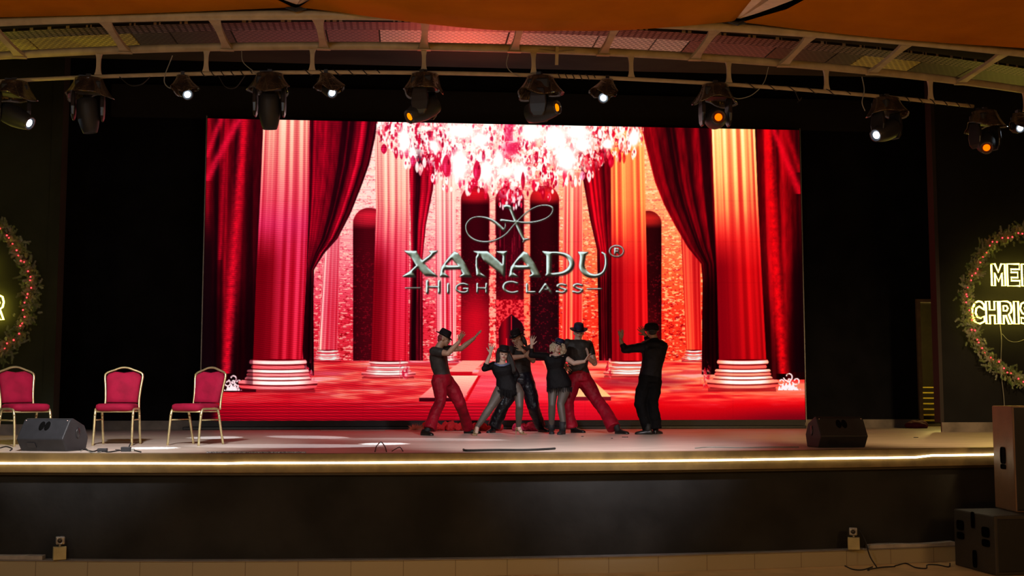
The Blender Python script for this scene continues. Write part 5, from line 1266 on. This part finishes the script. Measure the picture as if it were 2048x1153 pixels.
# ---- 3: man behind the first woman (built before her; he stands further back)
T, J = person(19.1, 1045, 'man in dark hat and black satin trousers, arms crossed, behind the long haired woman')
la = floorpt(985, 866); ra = floorpt(1083, 864.5); lat = (RT * .9 - CAM * .35).normalized()
b = MB(); Q = frame(CAM * .7 - RT * .75 + Vector((0, 0, -.35))); hc = J(1033, 677)
head(b, hc, Q); limb(b, [J(1042, 697), J(1040, 689), J(1036, 683)], [.06, .054, .054])
tor = [(J(1041, 693), .10, .06), (J(1041, 699), .20, .095), (J(1040, 712), .18, .12), (J(1041, 728), .15, .11), (J(1043, 744), .14, .10), (J(1045, 760), .165, .12), (J(1046, 768), .12, .09)]
trunk(b, tor, lat)
rs_ = J(1060, 698, .05); re = J(1066, 722, -.12); rw = J(1046, 702, -.32); ls_ = J(1022, 700, -.1); le = J(1018, 717, -.2); lw = J(1047, 713, -.36)
limb(b, [rs_, re, re.lerp(rw, .3), rw], [.055, .042, .042, .027]); limb(b, [ls_, le, le.lerp(lw, .3), lw], [.055, .042, .043, .028])
hand(b, rw, J(1031, 686, -.34) - rw, -RT * .4 + CAM * -.5, 1, 1.0, .25, .12, .7); hand(b, lw, J(1064, 704, -.34) - lw, CAM * -1, -1, 1, .2, .2, .5)
lh = J(1038, 764, 0); lk = J(1006, 812, -.05); lan = la + Vector((0.02, 0, .09)); rh = J(1053, 764, 0); rk = J(1066, 812, 0); ran = ra + Vector((-.02, 0, .09))
limb(b, [lh, lk, lan], [.085, .058, .04]); limb(b, [rh, rk, ran], [.085, .058, .04]); fuse(b, 'body', M_SKIN, T, .0065, 2)
b = MB(); trunk(b, [(c, w_ + .012, d_ + .012) for c, w_, d_ in tor[:6]], lat); limb(b, [rs_, rs_.lerp(re, .35)], [.07, .06]); limb(b, [ls_, ls_.lerp(le, .4)], [.07, .06]); fuse(b, 'shirt', M_SHEER, T, .012, 3, .012)
b = MB(); trunk(b, [(J(1043, 746), .15, .12), (J(1045, 760), .18, .14), (J(1046, 770), .17, .13)], lat)
limb(b, [lh, J(1022, 788, -.02), lk, lk.lerp(lan, .5), lan], [.125, .115, .10, .105, .11], open_end=True); limb(b, [rh, J(1061, 788), rk, rk.lerp(ran, .5), ran], [.125, .115, .105, .09, .085], open_end=True); fuse(b, 'trousers', M_BTROU, T, .012, 3, .022)
shoe(T, la, CAM * .8 - RT * .3, .27); shoe(T, ra, CAM * .7 + RT * .5, .27)
socks(T, (lan, la), (ran, ra))
fedora(T, hc + Q @ Vector((0, -0.012, 0.042)), frame(CAM * .7 - RT * .75 + Vector((0, 0, -.45))), M_HAT, brim=.122)
b = MB(); b.ell(hc + Q @ Vector((0, -.035, .01)), (.08, .075, .07), Q); limb(b, [J(1044, 676, .02), J(1049, 684, .02), J(1053, 692, .02)], [.045, .04, .018]); fuse(b, 'hair', M_HAIRB, T, .01, 2); facebits(T, hc, Q)

# ---- 2: woman with long black hair
T, J = person(17.95, 1004, 'woman with long black hair, dark hat, black dress and fishnets, one hand raised')
la = floorpt(952, 871.5); ra = floorpt(1037, 870); lat = (RT).normalized()
b = MB(); up_ = Vector((0, 0, 1)) + RT * .12; Q = frame(CAM + RT * .12, up_); hc = J(1007, 710)
head(b, hc, Q, .93); limb(b, [J(1005, 727), J(1005, 722), J(1007, 716)], [.048, .045, .045])
tor = [(J(1004, 726), .08, .05), (J(1004, 730), .155, .075), (J(1006, 742), .145, .105), (J(1009, 754), .115, .085), (J(1012, 766), .14, .1), (J(1014, 777), .145, .105), (J(1014, 785), .12, .08)]
trunk(b, tor, lat)
ls_ = J(988, 731, 0); le = J(969, 738, -.08); lw = J(981, 708, -.14); rs_ = J(1021, 731, 0); re = J(1034, 752, .03); rw = J(1026, 768, -.08)
limb(b, [ls_, le, le.lerp(lw, .35), lw], [.046, .036, .034, .022]); limb(b, [rs_, re, rw], [.046, .036, .022])
hand(b, lw, J(984, 688, -.16) - lw, CAM, -1, .95, .33, .05, .8); hand(b, rw, J(1018, 773, -.1) - rw, CAM * -1, 1, .9)
lh = J(1002, 780, 0); lk = J(982, 814, -.1); lan = la + Vector((0.02, 0, .13)); rh = J(1031, 776, 0); rk = J(1039, 813, -.06); ran = ra + Vector((0, 0, .13))
limb(b, [lh, J(996, 791), lk, lk.lerp(lan, .35), lan, la + Vector((.0, -.05, .04))], [.09, .086, .057, .055, .032, .03]); limb(b, [rh, J(1038, 788), rk, rk.lerp(ran, .35), ran, ra + Vector((.03, -.04, .04))], [.085, .076, .052, .054, .032, .03]); fuse(b, 'body', M_SKINF, T, .0065, 2)
b = MB(); limb(b, [lh, J(996, 791), lk, lk.lerp(lan, .35), lan], [.095, .091, .062, .060, .037]); limb(b, [rh, J(1038, 788), rk, rk.lerp(ran, .35), ran], [.09, .081, .057, .059, .037]); fuse(b, 'stockings', M_NET, T, .008, 2)
b = MB(); trunk(b, [(c, w_ + .014, d_ + .014) for c, w_, d_ in tor[1:6]], lat); limb(b, [ls_, le, le.lerp(lw, .25)], [.06, .05, .045]); limb(b, [rs_, re, re.lerp(rw, .6)], [.06, .048, .04])
trunk(b, [(J(1010, 758), .125, .1), (J(1013, 770), .155, .12), (J(1014, 779), .165, .13), (J(1014, 785), .155, .125), (J(1010, 794), .09, .09)], lat); fuse(b, 'dress', M_DRESS, T, .012, 2, .012)
b = MB()
for k in range(46):
    q = 2 * math.pi * k / 46; t_ = J(1013, 781) + RT * .165 * math.cos(q) - CAM * .14 * math.sin(q); ln = .05 + .05 * random.random() + (.05 if abs(math.cos(q)) < .5 else 0)
    b.tube([t_, t_ + Vector((random.uniform(-.01, .01), 0, -ln))], [.009, .004], 5)
b.build('fringe', M_DRESS, T)
b = MB(); b.tube([J(990, 728, -.05), J(1000, 732, -.12), J(1007, 731.5, -.13), J(1018, 728, -.08)], [.02, .018, .018, .02], 8); b.build('collar', mat('blue_grey_satin', (0.12, 0.15, 0.25), 0.35), T, True)
fedora(T, hc + Q @ Vector((0, -0.01, 0.05)), frame(CAM + RT * .1 + Vector((0, 0, -.1)), up_), M_HAT, .95, .122, .10)
b = MB(); b.ell(hc + Q @ Vector((0, -.03, .02)), (.082, .08, .085), Q)
limb(b, [J(999, 701, .0), J(997, 712, .02), J(996, 724, .04)], [.04, .045, .04]); limb(b, [J(1014, 701, .0), J(1018, 714, .0), J(1022, 728, -.02), J(1026, 741, -.04), J(1027, 747, -.04)], [.04, .048, .06, .05, .02]); limb(b, [J(1006, 702, -.068), J(1012, 701.5, -.066)], [.018, .018])
fuse(b, 'hair', M_HAIRB, T, .01, 2, .01); facebits(T, hc, Q, .93)
def sandal(T, pt, dr_):
    d = Vector(dr_); d.z = 0; d.normalize(); l = Vector((-d.y, d.x, 0)); o = Vector(pt); b = MB(); R = []
    for t, wd, z in ((-.06, .025, .085), (0, .028, .07), (.06, .032, .03), (.12, .038, .008), (.17, .028, .006)): R.append([o + d * t + l * wd * x + Vector((0, 0, z + y)) for x, y in ((-1, 0), (1, 0), (1, .012), (-1, .012))])
    s_ = MB().rings(R).build('sandal', M_SAND, T)
    MB().cyl(o - d * .05 + Vector((0, 0, .085)), o - d * .06, .013, .006, 8).build('heel', M_SAND, s_)
    for t, z in ((.1, .045), (.05, .085), (-.02, .125)):
        MB().tube([o + d * t - l * .035 + Vector((0, 0, z - .03)), o + d * (t + .005) + Vector((0, 0, z)), o + d * t + l * .035 + Vector((0, 0, z - .03))], .006, 6).build('strap', M_SAND, s_, True)
sandal(T, la, CAM * .9 - RT * .1); sandal(T, ra, CAM * .6 + RT * .5)

# ---- 5: tall man in red trousers
T, J = person(18.75, 1160, 'tall man in navy hat, sheer tee and red trousers lunging, behind the blonde woman')
la = floorpt(1146, 866); ra = floorpt(1238, 868.5); lat = (RT * 1 + CAM * .12).normalized()
b = MB(); Q = frame(CAM + RT * .12 + Vector((0, 0, -.15))); hc = J(1157.5, 666.5)
head(b, hc, Q); limb(b, [J(1156, 684), J(1156, 678), J(1157, 672)], [.062, .057, .056])
tor = [(J(1156, 680), .10, .06), (J(1156, 686), .215, .09), (J(1156, 700), .19, .125), (J(1156, 718), .155, .115), (J(1156, 736), .14, .105), (J(1158, 752), .165, .12), (J(1159, 760), .12, .09)]
trunk(b, tor, lat)
ls_ = J(1135, 687, 0); le = J(1124, 712, .1); lw = J(1128, 728, -.1); rs_ = J(1177, 690, 0); re = J(1189, 727, -.08); rw = J(1177, 717, -.28)
limb(b, [ls_, le, lw], [.062, .045, .028]); limb(b, [rs_, re, re.lerp(rw, .4), rw], [.062, .046, .042, .028])
hand(b, rw, J(1174, 698, -.3) - rw, CAM * .3 - RT, 1, 1, .12, .1, .5); hand(b, lw, J(1133, 736, -.12) - lw, CAM * -1, 1)
lh = J(1150, 758, 0); lk = J(1136, 803, -.12); lan = la + Vector((0, 0, .09)); rh = J(1168, 760, 0); rk = J(1191, 797, -.05); ran = ra + Vector((-.04, 0, .11))
limb(b, [lh, lk, lan], [.085, .05, .035]); limb(b, [rh, rk, ran], [.085, .05, .035]); fuse(b, 'body', M_SKINF, T, .0065, 2)
b = MB(); trunk(b, [(c, w_ + .013, d_ + .013) for c, w_, d_ in tor[0:6]], lat); limb(b, [ls_, ls_.lerp(le, .55)], [.075, .064]); limb(b, [rs_, rs_.lerp(re, .5)], [.075, .062]); fuse(b, 'shirt', M_SHEER, T, .012, 3, .012)
b = MB(); trunk(b, [(J(1156, 740), .148, .12), (J(1158, 752), .18, .14), (J(1159, 763), .185, .14)], lat)
limb(b, [lh, J(1143, 780, -.06), lk, J(1138, 832, -.1), J(1143, 856, -.08)], [.125, .11, .09, .085, .105], open_end=True); limb(b, [rh, J(1180, 779), rk, rk.lerp(ran, .5), ran + Vector((-.04, 0, -.02))], [.13, .125, .10, .10, .115], open_end=True); fuse(b, 'trousers', M_RTROU, T, .012, 3, .02)
shoe(T, la + Vector((.03, 0, 0)), CAM * .5 + RT * .6, .27); shoe(T, ra, RT * .6 + CAM * .7, .27)
socks(T, (lan, la), (ran, ra))
fedora(T, hc + Q @ Vector((0, -0.01, 0.038)), frame(CAM + RT * .05 + Vector((0, 0, -.3))), M_HATB, 1.04, .15, .115, .0); facebits(T, hc, Q)

# ---- 4: blonde woman
T, J = person(18.35, 1113, 'blonde woman in dark hat, black fringed dress and ankle boots, both arms out')
la = floorpt(1103, 868.5); ra = floorpt(1125, 869.5); lat = (RT + Vector((0, 0, -.05))).normalized()
b = MB(); up_ = Vector((0, 0, 1)) - RT * .35 * -1; Q = frame(CAM + RT * .15 + Vector((0, 0, .15)), Vector((0, 0, 1)) + RT * .3); hc = J(1116.5, 695)
head(b, hc, Q, .93); limb(b, [J(1110, 712), J(1112, 706), J(1115, 701)], [.05, .045, .045])
tor = [(J(1110, 709), .08, .05), (J(1110, 714), .165, .075), (J(1110, 726), .145, .105), (J(1111, 739), .115, .085), (J(1114, 752), .155, .11), (J(1117, 764), .17, .115), (J(1117, 772), .13, .09)]
trunk(b, tor, lat)
ls_ = J(1093, 713, 0); le = J(1063, 710, -.05); lw = J(1063, 692, -.1); rs_ = J(1129, 715, 0); re = J(1148, 727, -.1); rw = J(1169, 723.5, -.2)
limb(b, [ls_, le, lw], [.046, .038, .022]); limb(b, [rs_, re, re.lerp(rw, .35), rw], [.048, .038, .036, .024])
hand(b, lw, J(1066, 673, -.1) - lw, CAM, 1, .95, .3, .05, .85); hand(b, rw, J(1177, 712, -.2) - rw, RT + CAM * .2, 1, .95, .1, .1, .6)
lh = J(1108, 766, 0); lk = J(1104, 811, -.05); lan = la + Vector((0, 0, .12)); rh = J(1127, 766, 0); rk = J(1121, 809, -.14); ran = ra + Vector((.02, 0, .12))
limb(b, [lh, J(1105.5, 786), lk, lk.lerp(lan, .3), lan], [.088, .072, .052, .053, .035]); limb(b, [rh, J(1128, 786, -.05), rk, rk.lerp(ran, .3), ran], [.09, .084, .055, .055, .036]); fuse(b, 'body', M_SKINF, T, .0065, 2)
b = MB(); limb(b, [lh, J(1105.5, 786), lk, lk.lerp(lan, .3), lan], [.093, .077, .057, .058, .04]); limb(b, [rh, J(1128, 786, -.05), rk, rk.lerp(ran, .3), ran], [.095, .089, .060, .060, .041]); fuse(b, 'stockings', M_NET, T, .008, 2)
b = MB(); trunk(b, [(c, w_ + .014, d_ + .014) for c, w_, d_ in tor[1:6]], lat); limb(b, [ls_, le, le.lerp(lw, .55)], [.06, .052, .04]); limb(b, [rs_, rs_.lerp(re, .12)], [.058, .055])
trunk(b, [(J(1112, 742), .125, .1), (J(1115, 756), .17, .13), (J(1118, 768), .195, .145), (J(1119, 777), .19, .145)], lat); fuse(b, 'dress', M_DRESS, T, .012, 2, .012)
b = MB()
for k in range(46):
    q = 2 * math.pi * k / 46; t_ = J(1119, 775) + RT * .19 * math.cos(q) - CAM * .145 * math.sin(q); ln = .05 + .05 * random.random()
    b.tube([t_, t_ + Vector((random.uniform(-.01, .01), 0, -ln))], [.009, .004], 5)
b.build('fringe', M_DRESS, T)
for p_, dd in ((la, CAM), (ra, CAM * .8 - RT * .3)):
    k_ = shoe(T, p_, dd, .24, M_BOOT, name='ankle_boot'); MB().tube([p_ + Vector((0, 0, .05)), p_ + Vector((0, 0, .11)), p_ + Vector((.0, 0, .19))], [.05, .048, .055], 12).build('boot_shaft', M_BOOT, k_, True)
Qh = frame(CAM + RT * .2 + Vector((0, 0, -.05)), Vector((0, 0, 1)) + RT * .3)
fedora(T, hc + Q @ Vector((0, -0.02, 0.045)), Qh, M_HATB, .98, .125, .10)
b = MB(); b.ell(hc + Q @ Vector((0, -.035, .0)), (.10, .085, .09), Q)
for k in range(16):
    a = math.pi * (0.05 + 1.0 * k / 15) - .1; o_ = hc + Q @ Vector((.088 * math.cos(a), .035 - .05 * abs(math.cos(a)) + 0.02, .035 - .0)); 
    if abs(math.cos(a)) < .35: continue
    e_ = o_ + Q @ Vector((.025 * math.cos(a), -.01, -.10 - .02 * (k % 3))); m_ = o_.lerp(e_, .5) + Q @ Vector((.02 * math.copysign(1, math.cos(a)), .01, 0)); limb(b, [o_, m_, e_], [.02, .022, .012], 8)
for x in (-.07, -.05, -.035): limb(b, [hc + Q @ Vector((x, .07, .05)), hc + Q @ Vector((x - .015, .088, .01)), hc + Q @ Vector((x - .03, .07, -.04))], [.014, .014, .01], 8)
fuse(b, 'hair', M_BLOND, T, .008, 1, .012); facebits(T, hc, Q, .93)
MB().tube([J(1103, 712, -.07), J(1110, 715, -.12), J(1118, 714, -.11), J(1125, 711, -.05)], .014, 8).build('choker_collar', M_BLK2, T, True)

# ---- 6: man at the right seen from behind
T, J = person(18.1, 1302, 'man in black cap, dark shirt and black trousers seen from behind, rightmost dancer')
la = floorpt(1296, 869.5); ra = floorpt(1312, 869); lat = (RT + CAM * .1).normalized()
b = MB(); Q = frame(-CAM * .9 - RT * .45); hc = J(1303, 662)
head(b, hc, Q); limb(b, [J(1309, 682), J(1308, 676), J(1305, 669)], [.062, .058, .057])
tor = [(J(1309, 680), .10, .06), (J(1309, 686), .18, .095), (J(1308, 700), .17, .125), (J(1306, 718), .15, .12), (J(1303, 738), .14, .115), (J(1301, 754), .155, .12), (J(1300, 762), .12, .09)]
trunk(b, tor, lat)
ls_ = J(1294, 694, -.03); le = J(1249, 700, .1); lw = J(1241, 680, .12); rs_ = J(1297, 694, .2); re = J(1301, 690, .42); rw = J(1291, 671, .38)
limb(b, [ls_, le, le.lerp(lw, .35), lw], [.058, .046, .042, .027]); limb(b, [rs_, re, rw], [.055, .043, .028])
hand(b, lw, J(1242, 660, .12) - lw, CAM - RT * .3, 1, 1.0, .2, .25, .35); hand(b, rw, J(1280, 656, .38) - rw, CAM, -1, 1.0, .3, .15, .9)
lh = J(1293, 762, 0); lk = J(1280, 808, 0.0); lan = la + Vector((0, 0, .09)); rh = J(1309, 762, 0); rk = J(1304, 806, 0); ran = ra + Vector((-.01, 0, .09))
limb(b, [lh, lk, lan], [.085, .058, .04]); limb(b, [rh, rk, ran], [.085, .058, .04]); fuse(b, 'body', M_SKIN, T, .0065, 2)
b = MB(); trunk(b, [(c, w_ + .02, d_ + .02) for c, w_, d_ in tor[0:6]] , lat); limb(b, [ls_, le, le.lerp(lw, .35)], [.078, .064, .05]); limb(b, [J(1330, 692), J(1328, 700)], [.05, .05]); limb(b, [rs_, re, re.lerp(rw, .7)], [.075, .06, .05]); trunk(b, [(J(1309, 690), .13, .09), (J(1308, 683), .10, .085), (J(1307, 676.5), .073, .075)], lat)
fuse(b, 'shirt', M_BSHIRT, T, .012, 3, .022)
b = MB(); trunk(b, [(J(1302, 744), .152, .13), (J(1300, 756), .172, .14), (J(1300, 766), .175, .14)], lat)
limb(b, [lh, J(1285, 785), lk, J(1287, 835), J(1296, 858)], [.115, .11, .095, .08, .085], open_end=True); limb(b, [rh, J(1307, 785), rk, J(1308, 832), J(1311, 858)], [.115, .11, .09, .095, .095], open_end=True); fuse(b, 'trousers', M_BTROU2, T, .012, 3, .025)
shoe(T, la, -RT * .9 - CAM * .1, .27); shoe(T, ra, -CAM * .8 + RT * .5, .26)
socks(T, (lan, la), (ran, ra))
hat = MB().lathe([(.108, -.02), (.112, .01), (.108, .05), (.09, .085), (.05, .102), (.01, .106)], hc + Vector((0, 0, .02)), Q @ Matrix.Diagonal((1, 1.1, 1)), 28).build('cap', M_HAT, T, True)
MB().lathe([(.10, -.028), (.115, -.026), (.115, -.01), (.10, -.008)], hc + Vector((0, 0, .02)), Q @ Matrix.Diagonal((1, 1.1, 1)), 28).build('cap_band', M_HBAND, hat, True)
facebits(T, hc, Q)
b = MB(); b.ell(hc + Q @ Vector((0, -.03, 0)), (.077, .072, .075), Q); b.build('hair', M_HAIRB, T, True)

# small litter on the boards
for px, py, w_, lab in ((1250, 875.5, .09, 'small dark scrap on the stage right of the tall man'), (1165, 874, .035, 'tiny dark crumb on the stage in front of the tall man'), (235, 901, .05, 'small dark scrap on the stage under the middle chair'), (1832, 876, .07, 'small dark leaf on the stage in front of the right doorway'), (1224, 878, .03, 'tiny dark crumb on the stage below the lunging foot')):
    p = g1(px, py); b = MB(); b.prism([(w_ * .5 * math.cos(q) * (1 + .3 * math.sin(3 * q)), w_ * .3 * math.sin(q)) for q in np.linspace(0, 2 * math.pi, 9)[:-1]], .008, None, p); tag(b.build('litter_scrap', M_RUB), lab, 'litter')
